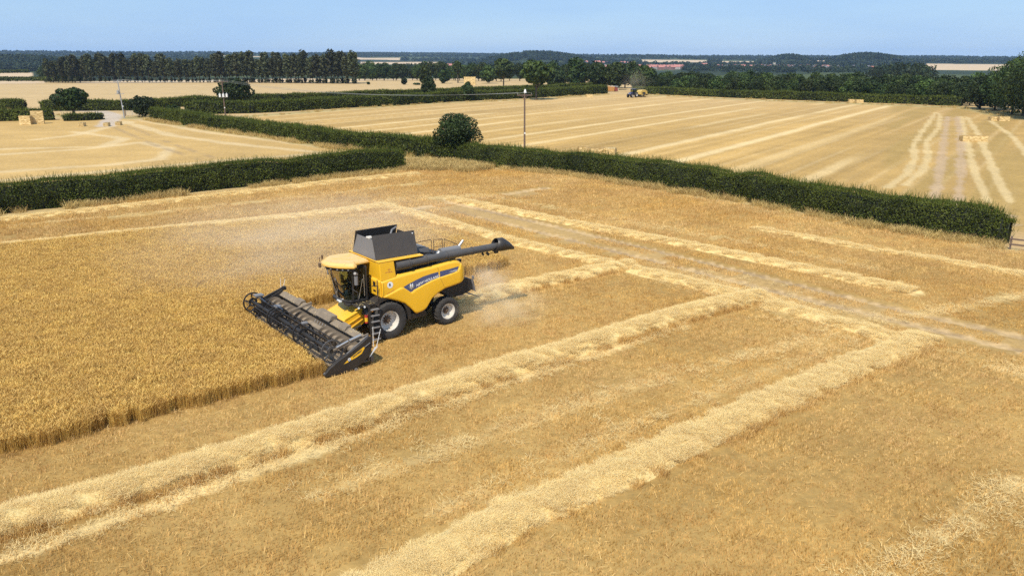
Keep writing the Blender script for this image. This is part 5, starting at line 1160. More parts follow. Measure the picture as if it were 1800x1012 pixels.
# wheels
def wheel(x, y, r, w, flip, lugs, rimr, steer=0.0):
    rb = w / 2
    WM = MB().lathe([(rimr, rb * .86), (rimr + .02, rb * .90), (rimr - .03, rb * .80), (rimr - .06, rb * .15), (rimr * .62, -rb * .05), (rimr * .42, rb * .05), (0.001, rb * .05)], 36)
    WM.lathe([(rimr, -rb * .86), (rimr - .05, -rb * .6), (0.001, -rb * .5)], 36)
    e = WM.build('wheel', WHITE, C, smooth=35); e.location = (x, y, r - .03); e.rotation_euler = (0, 0, (math.pi if flip else 0) + steer)
    t = MB().lathe([(rimr, rb * .86), (rimr + .05, rb * .96), ((rimr + r) / 2, rb * 1.04), (r - .10, rb), (r - .045, rb * .86), (r - .035, 0), (r - .045, -rb * .86), (r - .10, -rb), ((rimr + r) / 2, -rb * 1.04), (rimr + .05, -rb * .96), (rimr, -rb * .86)], 44)
    for k in range(lugs):
        for s in (1, -1):
            a0 = 2 * math.pi * (k + (.5 if s < 0 else 0)) / lugs; V = []
            for (yy, da, rr_) in ((.02 * rb, .0, r), (.55 * rb, -.11, r), (.97 * rb, -.19, r - .05), (1.05 * rb, -.20, r - .15)):
                for dd in (-.030, .030):
                    for rad in (rr_ - .07, rr_): a = a0 + da + dd; V.append((rad * math.cos(a), s * yy, rad * math.sin(a)))
            F = []
            for j in range(3): b = j * 4; F += [(b + 1, b + 3, b + 7, b + 5), (b, b + 1, b + 5, b + 4), (b + 3, b + 2, b + 6, b + 7)]
            F += [(0, 2, 3, 1), (12, 13, 15, 14)]; t.add(V, F)
    t.build('tyre', RUBBER, e, smooth=35)
    h = MB().lathe([(rimr * .36, rb * .05), (rimr * .34, rb * .22), (rimr * .20, rb * .28), (rimr * .18, rb * .5), (.001, rb * .52)], 20)
    for k in range(10):
        a = k * math.pi / 5; h.tube((rimr * .43 * math.cos(a), rb * .02, rimr * .43 * math.sin(a)), (rimr * .43 * math.cos(a), rb * .20, rimr * .43 * math.sin(a)), .028, .028, 6)
    h.build('hub', RUST, e); return e
wheel(.06, 1.32, 1.0, .82, False, 20, .52); wheel(.06, -1.32, 1.0, .82, True, 20, .52)
wheel(-3.56, 1.28, .77, .60, False, 19, .42); wheel(-3.56, -1.28, .77, .60, True, 19, .42)
MB().tube((.06, -1.2, .97), (.06, 1.2, .97), .16, .16, 10).build('front_axle', DARK, C); MB().box(-3.68, -3.44, -1.1, 1.1, .62, .86).build('rear_axle', DARK, C, .03)
fv = []; an = np.linspace(R(-8), R(160), 22)
FEN = MB().add([(.06 - rr_ * math.cos(a), y, .97 + rr_ * math.sin(a)) for y in (.95, 1.60) for rr_ in (1.10, 1.30) for a in an], [(0 * 22 + i, 0 * 22 + i + 1, 2 * 22 + i + 1, 2 * 22 + i) for i in range(21)] + [(22 + i, 22 + i + 1, 66 + i + 1, 66 + i) for i in range(21)] + [(44 + i, 44 + i + 1, 66 + i + 1, 66 + i) for i in range(21)]).build('mudguard', BLACK, C, smooth=40)
MB().add([(.06 - rr_ * math.cos(a), -y, .97 + rr_ * math.sin(a)) for y in (.95, 1.60) for rr_ in (1.10, 1.30) for a in an], [(0 * 22 + i, 0 * 22 + i + 1, 2 * 22 + i + 1, 2 * 22 + i) for i in range(21)] + [(44 + i, 44 + i + 1, 66 + i + 1, 66 + i) for i in range(21)]).build('mudguard', BLACK, C, smooth=40)
MB().prism([(-1.2, 1.02), (-2.2, 1.06), (-2.3, .72), (-1.3, .70)], .9, 1.45).build('fuel_tank', BLACK, C, .04)
# engine deck
MB().box(-4.2, -2.05, -1.3, 1.28, 3.36, 3.44).build('engine_deck', BLACK, C)
MB().prism([(-2.1, 3.44), (-2.1, 4.30), (-2.35, 4.34), (-3.35, 4.0), (-3.4, 3.44)], -1.15, .15).build('engine_cover', LGREY, C, .03)
MB().box(-3.2, -2.1, .25, 1.1, 3.44, 3.78).box(-3.9, -3.45, -.6, .4, 3.44, 3.72).tube((-2.3, .35, 3.9), (-3.4, .35, 3.75), .05, .05, 8).tube((-2.6, .9, 3.6), (-2.6, .9, 4.0), .05, .05, 8).build('engine_block', DARK, C, .02)
MU = MB().tube((-3.60, .80, 3.84), (-4.85, .80, 3.84), .20, .20, 18).build('exhaust_silencer', LGREY, C, smooth=40); MB().tube((-4.75, .80, 3.90), (-5.12, .80, 4.26), .075, .075, 12).build('exhaust_pipe', SHINY, MU, smooth=40); MB().tube((-3.4, .85, 3.7), (-3.55, .85, 3.86), .12, .15, 10).build('exhaust_elbow', SHINY, MU, smooth=40)
MB().path([(-2.1, .3, 4.40), (-3.3, .3, 4.46), (-3.42, .3, 4.40), (-3.42, .3, 3.44)], .02, 6).path([(-3.55, .3, 3.44), (-3.55, .3, 4.42), (-4.1, .3, 4.40), (-4.1, .3, 3.44)], .02, 6).path([(-3.55, .3, 4.02), (-4.1, .3, 4.0)], .018, 6)\
    .path([(-4.22, .3, 3.44), (-4.22, .3, 4.38), (-5.2, .3, 3.9)], .02, 6).path([(-4.85, .3, 3.5), (-4.85, .3, 4.06)], .018, 6).build('deck_railing', RUST, C)
# straw chopper and spreader
CH_ = MB().prism([(-4.2, 2.15), (-4.9, 2.30), (-5.35, 2.12), (-5.45, 1.55), (-4.6, 1.30), (-3.9, 1.35), (-3.2, 1.9)], -1.15, 1.2).build('straw_chopper', DARK, C, .03)
for i in range(9): y = -1.05 + i * .26; MB().quad((-5.40, y, 2.10), (-5.48, y, 1.50), (-5.78, y - .05, 1.30), (-5.62, y - .05, 2.02), .02).build('spreader_fin', LGREY, CH_)
MB().quad((-5.0, 1.2, 1.42), (-5.0, -1.15, 1.42), (-5.85, -1.2, 1.06), (-5.85, 1.25, 1.06), .03).build('deflector_plate', BLACK, CH_)
MB().bar((-4.3, 1.24, 1.36), (-5.2, 1.24, 1.30), .04, .05).build('side_bar', SHINY, CH_)
for y in (1.22, -1.2): MB().box(-5.5, -5.40, y - .08, y + .04, 2.12, 2.30).build('tail_lamp', LGREY, CH_, .01)

# -- header
HY0, HY1 = -5.62, 4.22
HD = MB().quad((2.62, HY0, .20), (2.62, HY1, .20), (2.62, HY1, 1.24), (2.62, HY0, 1.24), .05).quad((2.70, HY0, .22), (2.70, HY1, .22), (4.30, HY1, .10), (4.30, HY0, .10), -.04)\
    .prism([(2.50, 1.16), (2.50, 1.30), (2.62, 1.32), (2.86, 1.16), (2.84, 1.10)], HY0, HY1).box(2.40, 2.56, HY0, HY1, .15, .40).build('header', TAN, C, .015)
MB().box(2.30, 2.62, -1.05, 1.05, .45, 1.24).build('header_adapter', DARK, HD)
MB().prism([(2.44, 1.3), (2.44, 1.50), (2.75, 1.52), (2.95, 1.25)], -.9, .7).build('centre_cover', TAN, HD, .03)
for y in (-3.3, 1.9): MB().prism([(2.48, 1.33), (2.5, 1.40), (2.72, 1.40), (2.86, 1.22)], y - .35, y + .35).build('joint_plate', TAN, HD)
AG = MB().tube((3.22, HY0 + .05, .80), (3.22, HY1 - .05, .80), .20, .20, 16).build('intake_auger', TAN, HD, smooth=40)
fl = MB(); tt = np.linspace(0, 1, 340)
for a, b, hand in ((HY0 + .1, -.75, 1), (HY1 - .1, .55, -1)):
    turns = abs(b - a) / .56; V = []; F = []
    for i, t in enumerate(tt):
        an_ = hand * turns * 2 * math.pi * t; y = a + (b - a) * t
        for rr_ in (.19, .36): V.append((3.22 + rr_ * math.cos(an_), y, .80 + rr_ * math.sin(an_)))
    F = [(2 * i, 2 * i + 1, 2 * i + 3, 2 * i + 2) for i in range(len(tt) - 1)]; fl.add(V, F)
fo = fl.build('auger_flight', TAN, HD, fix=False); fo.modifiers.new('thick', 'SOLIDIFY').thickness = .02
fi = MB()
for i in range(14): a = i * 2.1; y = -.65 + i * .09; fi.tube((3.22, y, .80), (3.22 + .36 * math.cos(a), y, .80 + .36 * math.sin(a)), .012, .012, 5)
fi.build('auger_finger', SHINY, HD)
kn = MB().box(4.26, 4.36, HY0, HY1, .08, .12)
for y in np.arange(HY0 + .05, HY1, .0762 * 2): kn.add([(4.36, y - .03, .09), (4.36, y + .03, .09), (4.50, y, .085), (4.36, y - .03, .11), (4.36, y + .03, .11)], [(0, 2, 1), (3, 4, 2), (0, 3, 2), (1, 2, 4)])
kn.build('cutter_bar', DARK, HD)
# ends of the header
DPROF = [(5.02, .16), (4.74, .42), (4.33, .66), (3.9, .86), (3.5, 1.05), (3.1, 1.27), (2.75, 1.50), (2.60, 1.46), (2.54, 1.15), (2.62, .82), (2.76, .56), (3.03, .34), (3.41, .13), (3.9, .03), (4.5, .03), (4.95, .06)]
DV = MB().prism(DPROF, HY1 + .01, HY1 + .22).build('end_divider', BLACK, HD, .03)
yl = HY1 + .226
def flat(name, pts, mat, parent, y=yl): return MB().add([(x, y, z) for x, z in pts], [tuple(range(len(pts)))]).build(name, mat, parent, fix=False)
flat('label_plate', [(4.05, .47), (3.86, .62), (3.80, .52)], YELLOW, HD, yl); flat('label_plate', [(3.72, .70), (3.35, .90), (2.99, 1.08), (2.97, .99), (3.13, .77), (3.40, .65), (3.66, .575)], YELLOW, HD)
text_mesh('label_lettering', 'VARIFEED', .12, NAVY, HD, lambda u, v: (3.60 - .48 * u, yl + .006, .665 + .22 * u + v), shear=.2, bold=.003)
disc('round_sticker', 3.765, .635, .075, WDEC, HD, lambda x, z: yl, .003); text_mesh('sticker_letter', 'R', .09, NAVY, HD, lambda u, v: (3.79 - .05 * u, yl + .008, .605 + v), bold=.003)
MB().bar((2.97, yl, 1.05), (2.68, yl, 1.20), .02, .06, (0, 1, 0)).build('side_handle', LGREY, HD)
MB().bar((5.0, HY1 + .11, .19), (2.72, HY1 + .11, 1.525), .05, .03).build('top_rail', LGREY, HD)
MB().tube((3.45, HY1 + .12, .06), (3.45, HY1 + .26, .06), .08, .08, 10).build('skid_roller', LGREY, HD)
MB().prism([(5.0, .15), (4.3, .62), (3.6, .98), (2.65, 1.45), (2.54, 1.15), (2.76, .56), (3.41, .13), (4.9, .06)], HY0 - .20, HY0 - .01).build('end_divider', BLACK, HD, .03)
MB().bar((3.9, HY0 - .1, 1.0), (2.5, HY0 - .08, 1.50), .10, .16).box(2.42, 2.62, HY0 - .2, HY0, 1.36, 1.56).build('reel_arm', DARK, HD, .01)
# markers at the rear corners
for ys, s in ((HY1 + .38, 1), (HY0 - .35, -1)):
    MB().tube((2.60, ys, 1.05), (2.58, ys, 1.98), .014, .010, 6).tube((2.50, ys + .12 * s, 1.05), (2.26, ys + .14 * s, 1.86), .014, .010, 6).build('marker_rod', WDEC, HD)
flat('warning_board', [(2.84, .56), (2.36, 1.02), (2.56, 1.0)], WDEC, HD, HY1 + .40)
MB().bar((2.64, HY1 + .1, 1.0), (2.64, HY1 + .40, 1.0), .03, .03).build('board_arm', BLACK, HD)
# reel: central tube, spiders, six tine bats
RX, RZ, RR = 4.42, 1.08, .50
RT = MB().tube((RX, HY0 + .12, RZ), (RX, HY1 - .10, RZ), .10, .10, 14).build('reel_tube', DARK, HD, smooth=40)
an0 = R(-38)
for i in range(6):
    a = an0 + i * math.pi / 3; bx, bz = RX + RR * math.cos(a), RZ + RR * math.sin(a)
    MB().tube((bx, HY0 + .10, bz), (bx, HY1 - .08, bz), .024, .024, 8).build('reel_bat', DARK, HD)
    tn = MB()
    for y in np.arange(HY0 + .2, HY1 - .1, .16): tn.bar((bx, y, bz), (bx - .05, y, bz - .24), .012, .012)
    tn.build('reel_tine', BLACK, HD)
def spider(y, w, mat):
    m = MB().lathe([(RR + .05, 0), (RR + .05, w), (RR - .02, w), (RR - .02, 0), (RR + .05, 0)], 40, (RX, y, RZ)).lathe([(.24, 0), (.24, w), (.13, w), (.13, 0), (.24, 0)], 24, (RX, y, RZ))
    for i in range(6): a = an0 + i * math.pi / 3; m.bar((RX + .2 * math.cos(a), y + w / 2, RZ + .2 * math.sin(a)), (RX + RR * math.cos(a), y + w / 2, RZ + RR * math.sin(a)), .05, .07, (0, 1, 0))
    return m.build('reel_disc', mat, HD, smooth=35)
spider(HY1 - .14, .06, AUG)
for y in (-5.45, -2.2, -1.9, 1.0): spider(y, .05, DARK)
for y in (-3.9, -.4, 2.5):
    m = MB()
    for i in range(6): a = an0 + i * math.pi / 3; m.bar((RX, y, RZ), (RX + RR * math.cos(a), y, RZ + RR * math.sin(a)), .05, .05, (0, 1, 0))
    m.build('reel_spoke', DARK, HD)
AR = MB().bar((4.40, HY1 - .02, 1.14), (2.60, HY1 - .05, 1.52), .06, .10).build('reel_arm', TAN, HD, .01); MB().tube((4.25, HY1 + .0, 1.25), (3.65, HY1 - .02, 1.42), .05, .05, 10).tube((3.6, HY1 - .02, 1.43), (3.0, HY1 - .03, 1.56), .065, .065, 10).build('reel_ram', SHINY, HD, smooth=40)
MB().bar((4.40, -2.0, 1.14), (2.60, -1.9, 1.55), .10, .12).bar((4.2, -2.15, 1.32), (2.7, -1.7, 1.50), .04, .05).build('reel_arm', TAN, HD, .01)
for q_ in ((4.10, 4.55, -4.95, -4.55, 1.56, 1.66), (4.2, 4.5, -2.3, -1.95, 1.60, 1.70), (4.2, 4.5, 1.0, 1.2, 1.56, 1.66)): MB().box(*q_).build('reel_guard', LGREY, HD, .02)
MB().path([(4.4, -4.9, 1.62), (4.3, -4.4, 1.5), (4.2, -3.8, 1.3)], .025, 6).path([(4.5, -2.6, 1.55), (4.45, -2.1, 1.72), (4.3, -1.6, 1.6)], .025, 6).build('hose', simple('blue hose', (.03, .05, .09), .5), HD)

# -- the driver
def person(name, label, joints, edges, mat_body, parent_loc, rot):
    e = empty(name, parent_loc, rot); tag(e, label, 'person')
    me = bpy.data.meshes.new('body'); me.from_pydata([j[0] for j in joints], edges, []); o = link('body', me, e, mat_body)
    sk_ = o.modifiers.new('skin', 'SKIN')
    for i, j in enumerate(joints): d = me.skin_vertices[0].data[i]; d.radius = (j[1], j[1]); d.use_root = (i == 0)
    sb = o.modifiers.new('sub', 'SUBSURF'); sb.levels = 2; sb.render_levels = 2
    return e
px_, py_ = cw(1.18, -.05)
jt = [((0, 0, .14), .15), ((-.04, 0, .36), .15), ((-.03, 0, .58), .14), ((-.01, 0, .70), .06), ((.03, 0, .83), .105), ((.0, .2, .58), .07), ((.12, .27, .34), .05), ((.42, .16, .36), .04), ((.52, .12, .38), .045), ((.0, -.2, .58), .07), ((.12, -.27, .34), .05), ((.40, -.2, .32), .04), ((.5, -.18, .33), .045),
      ((.18, .1, .10), .09), ((.52, .13, .10), .07), ((.58, .13, -.32), .05), ((.72, .13, -.42), .045), ((.18, -.1, .10), .09), ((.52, -.13, .10), .07), ((.58, -.13, -.32), .05), ((.72, -.13, -.42), .045)]
DRV = person('person', 'driver in dark clothes sitting behind the cab glass', jt, [(0, 1), (1, 2), (2, 3), (3, 4), (2, 5), (5, 6), (6, 7), (7, 8), (2, 9), (9, 10), (10, 11), (11, 12), (0, 13), (13, 14), (14, 15), (15, 16), (0, 17), (17, 18), (18, 19), (19, 20)], simple('dark work clothes', (.03, .035, .05), .9), (px_, py_, 2.58), CH_ROT)
MB().lathe([(.001, .10), (.08, .075), (.115, 0), (.10, -.07), (.001, -.10)], 16).build('head', simple('skin', (.42, .25, .18), .6), DRV, smooth=60); o_ = [c for c in DRV.children if c.name.startswith('head')][0]; o_.location = (.04, 0, .86); o_.rotation_euler = (R(90), 0, 0)
MB().slab([(.12 * math.cos(a), .105 * math.sin(a)) for a in np.linspace(0, 2 * math.pi, 16, endpoint=False)], .90, 1.0, .25).build('cap', simple('dark cap', (.03, .03, .04), .9), DRV)

# chaff lying on the ledges of the machine
nf_ = 1500; spots_ = [(-.1, 2.4, -5.5, 4.1, 1.33), (2.5, 2.9, -5.5, 4.1, 1.30), (2.75, 4.2, -5.5, 4.1, .27), (.55, 2.5, -1.2, .9, 4.075), (-2.0, .45, 1.26, 1.58, 4.09), (-4.1, -2.1, -1.2, 1.2, 3.46), (1.3, 2.1, -.9, .9, 1.66), (.6, 1.7, .95, 1.55, 2.03)]
w_ = np.array([0, .30, .30, .10, .05, .15, .04, .06]); ii_ = rng.choice(len(spots_), nf_, p=w_ / w_.sum()); sp_ = np.array(spots_)[ii_]; u_ = rng.random((nf_, 2))
Pc = np.stack([sp_[:, 0] + (sp_[:, 1] - sp_[:, 0]) * u_[:, 0], sp_[:, 2] + (sp_[:, 3] - sp_[:, 2]) * u_[:, 1], sp_[:, 4] + .01], 1)
Pc[ii_ == 6, 2] = 1.68 - (Pc[ii_ == 6, 0] - 1.25) * .39; Pc[ii_ == 1, 2] = np.where(Pc[ii_ == 1, 0] < 2.62, 1.33, 1.33 - (Pc[ii_ == 1, 0] - 2.62) * .66); Pc[ii_ == 2, 2] = .27 - (Pc[ii_ == 2, 0] - 2.7) * .07
Vc_, Qc_ = leaf_quads(Pc, np.tile([0, 0, 1.0], (nf_, 1)), rng.uniform(.012, .05, nf_), 1.6, .25)
co_ = link('chaff', np_mesh('chaff', Vc_, quads=Qc_, tint=rng.random(nf_), mat=M['straw']), C); co_['kind'] = 'stuff'

# ------------------------------------------------------------------ bales
def bale_mesh(L, Wd, H, seed):
    """a big square bale: pressed straw with loose ends, strings as a part"""
    g = np.random.default_rng(seed); bm = bmesh.new(); bmesh.ops.create_cube(bm, size=1.0)
    bmesh.ops.subdivide_edges(bm, edges=bm.edges[:], cuts=5, use_grid_fill=True)
    for v in bm.verts: v.co = Vector((v.co.x * L, v.co.y * Wd, v.co.z * H + H / 2)) + Vector(g.normal(0, .022, 3))
    me = bpy.data.meshes.new('bale'); bm.to_mesh(me); bm.free()
    a = me.attributes.new('tint', 'FLOAT', 'FACE'); a.data.foreach_set('value', g.beta(2, 2, len(me.polygons)).astype(np.float32)); me.materials.append(M['bale'])
    mb = MB()
    for k in range(5):
        y = (k - 2) * Wd / 5.4; mb.bar((-L / 2 - .03, y, H + .02), (L / 2 + .03, y, H + .02), .035, .03).bar((-L / 2 - .03, y, .02), (-L / 2 - .03, y, H + .02), .03, .035, (0, 1, 0)).bar((L / 2 + .03, y, .02), (L / 2 + .03, y, H + .02), .03, .035, (0, 1, 0))
    st_ = bpy.data.meshes.new('string'); st_.from_pydata(mb.v, [], mb.f); st_.update(); st_.materials.append(M['twine'])
    return me, st_
M['twine'] = simple('baler twine', (0.34, 0.23, 0.09), .8)
BL = [bale_mesh(2.3, 1.2, .9, i) for i in range(4)]
def bale(x, y, z, rz, label, group=None, s=1.0):
    me, st_ = BL[int(rng.integers(0, 4))]; o = link('straw_bale', me); o.location = (x, y, z); o.rotation_euler = (0, 0, rz); o.scale = (s, s, s); tag(o, label, 'straw bale', group)
    if True:
        c = link('string', st_, o)
    return o
x0, y0 = gp(47, 219); x1, y1 = gp(62, 218)
for lvl, w in ((0, 'bottom'), (1, 'top')): bale(x0, y0, .9 * lvl, .05, '%s bale of the shorter two high stack at the far left' % w, 'stacked bales at the far left')
for lvl, w in ((0, 'bottom'), (1, 'middle'), (2, 'top')): bale(x1 + .5, y1 + .3, .9 * lvl, .45, '%s bale of the taller three high stack at the far left' % w, 'stacked bales at the far left')
for (px, f), w in zip(((145, 222), (188, 222), (209, 220)), ('leftmost of the three single bales lying in the left field', 'middle one of the three single bales lying in the left field', 'rightmost of the three single bales lying in the left field')):
    bale(*gp(px, f), 0, R(90) + .2, w, 'single bales in the left field', .80)
for (px, f), rz, w in (((1700, 248), .05, 'left bale of the pair lying end to end between the curved straw rows'), ((1721, 248), -.02, 'right bale of the pair lying end to end between the curved straw rows'), ((1748, 212), .05, 'left bale lying under the trees at the right edge'), ((1763, 212.5), .0, 'right bale lying under the trees at the right edge'),
                  ((1030, 269), .1, 'leftmost bale of the row just beyond the long hedge'), ((1046, 271), .5, 'second bale from the left of the row just beyond the long hedge'), ((1062, 269), -.2, 'third bale from the left of the row just beyond the long hedge'), ((1075, 271), 1.3, 'rightmost bale of the row just beyond the long hedge'),
                  ((1036, 171), .1, 'tiny bale on the far side of the right field, left of the tractor'), ((1498, 180), 0, 'bale lying in front of the straight far hedge'), ((1510, 180.5), .1, 'second bale lying in front of the straight far hedge')):
    bale(*gp(px, f), 0, rz, w, None, 1.0)
# stack seen over the evergreen bush
x, y = gp(826, 150)
for i in range(2):
    for j in range(3): bale(x + i * 2.35 - 1.2, y, j * .9 * 1.5, 0, ('left ' if i == 0 else 'right ') + ('bottom', 'middle', 'top')[j] + ' bale of the stack seen above the narrow evergreen bush', 'far bale stack', 1.5)

# ------------------------------------------------------------------ poles and wires
def pole(label, x, y, h, rz, trafos=0, lean=(0, 0), trz=.62, mat='wood_pole', arm=1.9):
    e = empty('power_pole', (x, y, 0), rz); tag(e, label, 'power pole')
    MB().tube((0, 0, -.3), (lean[0], lean[1], h), .15, .11, 12).build('shaft', M[mat], e, smooth=40)
    top = Vector((lean[0], lean[1], h))
    MB().box(-arm / 2, arm / 2, -.06, .06, -.28, -.14).bar((-.55, .02, -.2), (0, .02, -.75), .04, .05).bar((.55, .02, -.2), (0, .02, -.75), .04, .05).build('crossarm', M[mat], e).location = top
    for sx in (-arm / 2 + .08, 0, arm / 2 - .08):
        MB().tube((sx, 0, -.12 if sx else .0), (sx, 0, .10), .03, .025, 8).tube((sx, 0, .0), (sx, 0, .03), .05, .05, 8).build('insulator', M['steel'], e).location = top
    if trafos:
        zz = h * trz; c = Vector((lean[0] * trz, lean[1] * trz, zz))
        MB().box(-.95, .95, -.30, -.20, -.35, -.25).build('bracket', M['steel'], e).location = c
        for k in range(trafos):
            sx = (-.72, .0, .72)[k] if trafos == 3 else -.35
            MB().tube((sx, -.45, -.25), (sx, -.45, .45), .24, .24, 14).tube((sx, -.45, .45), (sx, -.45, .70), .06, .04, 8).build('transformer', M['insul'] if trafos == 3 else M['steel'], e, smooth=40).location = c
    MB().box(-.10, .10, -.16, -.145, 2.6, 2.85).build('sign_plate', M['insul'], e)
    return [e.matrix_basis @ (top + Vector((sx, 0, .16))) for sx in (-arm / 2 + .08, 0, arm / 2 - .08)]
bpy.context.view_layer.update()
P1 = pole('tall wooden power pole in the long hedge, in the middle of the picture', *gp(922, 266), 8.5, R(12), lean=(-.02, 0), arm=2.3)
P2 = pole('wooden power pole with three white transformers in front of the round oak', *gp(397, 211), 8.6, R(20), 3, lean=(-.05, 0), arm=2.6)
P3 = pole('leaning grey power pole with one transformer beside the farm gate', *gp(219, 208), 8.6, R(20), 1, lean=(-.45, 0), trz=.68, mat='steel', arm=2.0)
P4x, P4y = gp(60, 160); P0 = [Vector((78, 96, 9.2)), Vector((79, 96.4, 9.2)), Vector((80, 96.8, 9.2))]
def wire(a, b, sag, label):
    mb = MB(); pts = [Vector(a).lerp(Vector(b), t) - Vector((0, 0, sag * 4 * t * (1 - t))) for t in np.linspace(0, 1, 15)]
    mb.path(pts, .014, 4); tag(mb.build('power_line', M['wire'], None, fix=False), label, 'power line', 'overhead wires')
for k, w in enumerate(('nearest', 'middle', 'far')):
    wire(P1[k], P2[k], 1.5, '%s wire hanging between the middle pole and the transformer pole' % w)
    wire(P2[k], P3[k], .4, '%s wire hanging between the transformer pole and the leaning pole' % w)

# ------------------------------------------------------------------ gate by the lane
x, y = gp(233, 204); gt = empty('field_gate', (x, y, 0), R(12)); tag(gt, 'pale metal field gate standing between the leaning pole and the round bush', 'gate')
for z in (.25, .5, .75, 1.0, 1.2): MB().tube((-1.4, 0, z), (1.4, 0, z), .03, .03, 8).build('rail', M['steel'], gt)
for xx in (-1.4, 0, 1.4): MB().tube((xx, 0, .1), (xx, 0, 1.25), .035, .035, 8).build('upright', M['steel'], gt)
for xx in (-1.6, 1.6): MB().box(xx - .1, xx + .1, -.1, .1, -.2, 1.45).build('gate_post', M['wood_pole'], gt)

# ------------------------------------------------------------------ tractor and baler in the far field
TB = simple('tractor blue', (.022, .045, .16), .4, dirt=.15); tx, ty = gp(1112, 171.5)
TR = empty('tractor', (tx, ty, 0), R(-128)); tag(TR, 'blue tractor pulling a baler across the far side of the right field', 'tractor')
MB().prism([(.3, .9), (2.3, .95), (2.45, 1.2), (2.35, 1.65), (.3, 1.85)], -.42, .42).build('bonnet', TB, TR, .06)
MB().prism([(-1.2, .75), (.3, .75), (.3, 1.25), (-1.2, 1.3)], -.5, .5).build('chassis', DARK, TR, .02)
CBT = MB().box(-1.25, .35, -.80, .80, 2.72, 2.92).build('cab_roof', TB, TR, .06)
for sx in (-1.15, .25):
    for sy in (-.72, .72): MB().bar((sx, sy, 1.25), (sx * .95, sy, 2.74), .07, .07).build('cab_pillar', BLACK, TR)
MB().box(-1.12, .22, -.70, .70, 1.3, 2.7).build('cab_window', GLASS, TR); MB().box(-.9, -.4, -.28, .28, 1.3, 2.1).build('driver_seat', SEAT, TR, .05)
MB().tube((1.0, .48, 1.5), (1.0, .48, 2.6), .05, .05, 8).build('exhaust_pipe', BLACK, TR)
for sy in (-1, 1): MB().prism([(-1.8, 1.35), (-1.5, 1.75), (-.6, 1.8), (-.1, 1.35), (-.15, 1.3), (-.65, 1.72), (-1.45, 1.68), (-1.72, 1.32)], sy * .65, sy * 1.15).build('mudguard', TB, TR); MB().box(2.42, 2.47, sy * .3 - .1, sy * .3 + .1, 1.25, 1.4).build('headlight', LAMP, TR)
def small_wheel(x, y, r, w, parent, flip, rim_mat):
    e = MB().lathe([(r * .55, w * .42), (r * .5, w * .3), (r * .2, w * .1), (.001, w * .12)], 24).build('wheel', rim_mat, parent, smooth=35); e.location = (x, y, r); e.rotation_euler = (0, 0, math.pi if flip else 0)
    t = MB().lathe([(r * .55, w * .45), (r * .78, w * .55), (r * .96, w * .48), (r, 0), (r * .96, -w * .48), (r * .78, -w * .55), (r * .55, -w * .45)], 26)
    for k in range(16): a = k * math.pi / 8; t.bar((r * 1.0 * math.cos(a), w * .03, r * 1.0 * math.sin(a)), (r * .97 * math.cos(a + .15), w * .48, r * .97 * math.sin(a + .15)), .05, .06); t.bar((r * math.cos(a + .2), -w * .03, r * math.sin(a + .2)), (r * .97 * math.cos(a + .35), -w * .48, r * .97 * math.sin(a + .35)), .05, .06)
    t.build('tyre', RUBBER, e)
for sy in (-1, 1): small_wheel(-.85, sy * .95, .92, .55, TR, sy < 0, WHITE); small_wheel(1.75, sy * .85, .68, .42, TR, sy < 0, WHITE)
bx_, by_ = tx + 4.9 * math.cos(R(44)), ty + 4.9 * math.sin(R(44))
BR = empty('baler', (bx_, by_, 0), R(-138)); tag(BR, 'yellow baler towed behind the blue tractor', 'baler')
BY = simple('baler yellow', (.62, .42, .08), .5, dirt=.5)
MB().prism([(1.6, .9), (1.4, 2.0), (.6, 2.45), (-1.2, 2.5), (-2.2, 2.0), (-2.3, 1.0), (0, .7)], -1.0, 1.0).build('baler_body', BY, BR, .08)
MB().bar((1.6, 0, .9), (3.0, 0, .7), .2, .2).build('drawbar', DARK, BR); MB().box(.6, 1.5, -1.25, 1.25, .2, .6).build('pickup', DARK, BR, .05); MB().quad((-2.3, -.6, .9), (-2.3, .6, .9), (-3.6, .6, .5), (-3.6, -.6, .5), .06).build('bale_chute', DARK, BR); MB().box(-1.0, .6, 1.0, 1.06, 1.2, 1.7).build('side_panel', BLACK, BR)
for sy in (-1, 1): small_wheel(-.4, sy * 1.2, .62, .5, BR, sy < 0, BY)

# trailer half hidden behind the hedge
x, y = gp(1076, 163); x *= 1.03; y *= 1.03
TL = empty('farm_trailer', (x, y, -.6), R(8)); TL.scale = (.8, .8, .8); tag(TL, 'orange trailer with a dark red front and pale top behind the lane hedge', 'trailer')
OR = simple('orange paint', (.42, .19, .04), .6, dirt=.35)
MB().prism([(-2.4, 1.0), (-2.6, 3.3), (1.0, 3.3), (.8, 1.0)], -1.2, 1.2).build('trailer_body', OR, TL, .04)
for xx in (-1.8, -1.0, -.2, .6): MB().bar((xx, -1.23, 1.05), (xx, -1.23, 3.3), .12, .06, (0, 1, 0)).build('side_rib', OR, TL)
MB().prism([(1.05, 1.0), (1.05, 3.0), (2.6, 2.6), (2.8, 1.0)], -1.1, 1.1).build('front_box', simple('dark red paint', (.20, .03, .03), .5, dirt=.2), TL, .05); MB().box(-1.0, 3.0, -1.15, 1.15, 3.32, 3.42).build('top_sheet', WDEC, TL, .02); MB().box(2.82, 3.0, -.9, .9, 1.4, 2.2).build('light_board', LAMP, TL)
for sy in (-1, 1): small_wheel(-1.6, sy * 1.05, .5, .35, TL, sy < 0, WHITE); small_wheel(1.6, sy * 1.05, .5, .35, TL, sy < 0, WHITE)

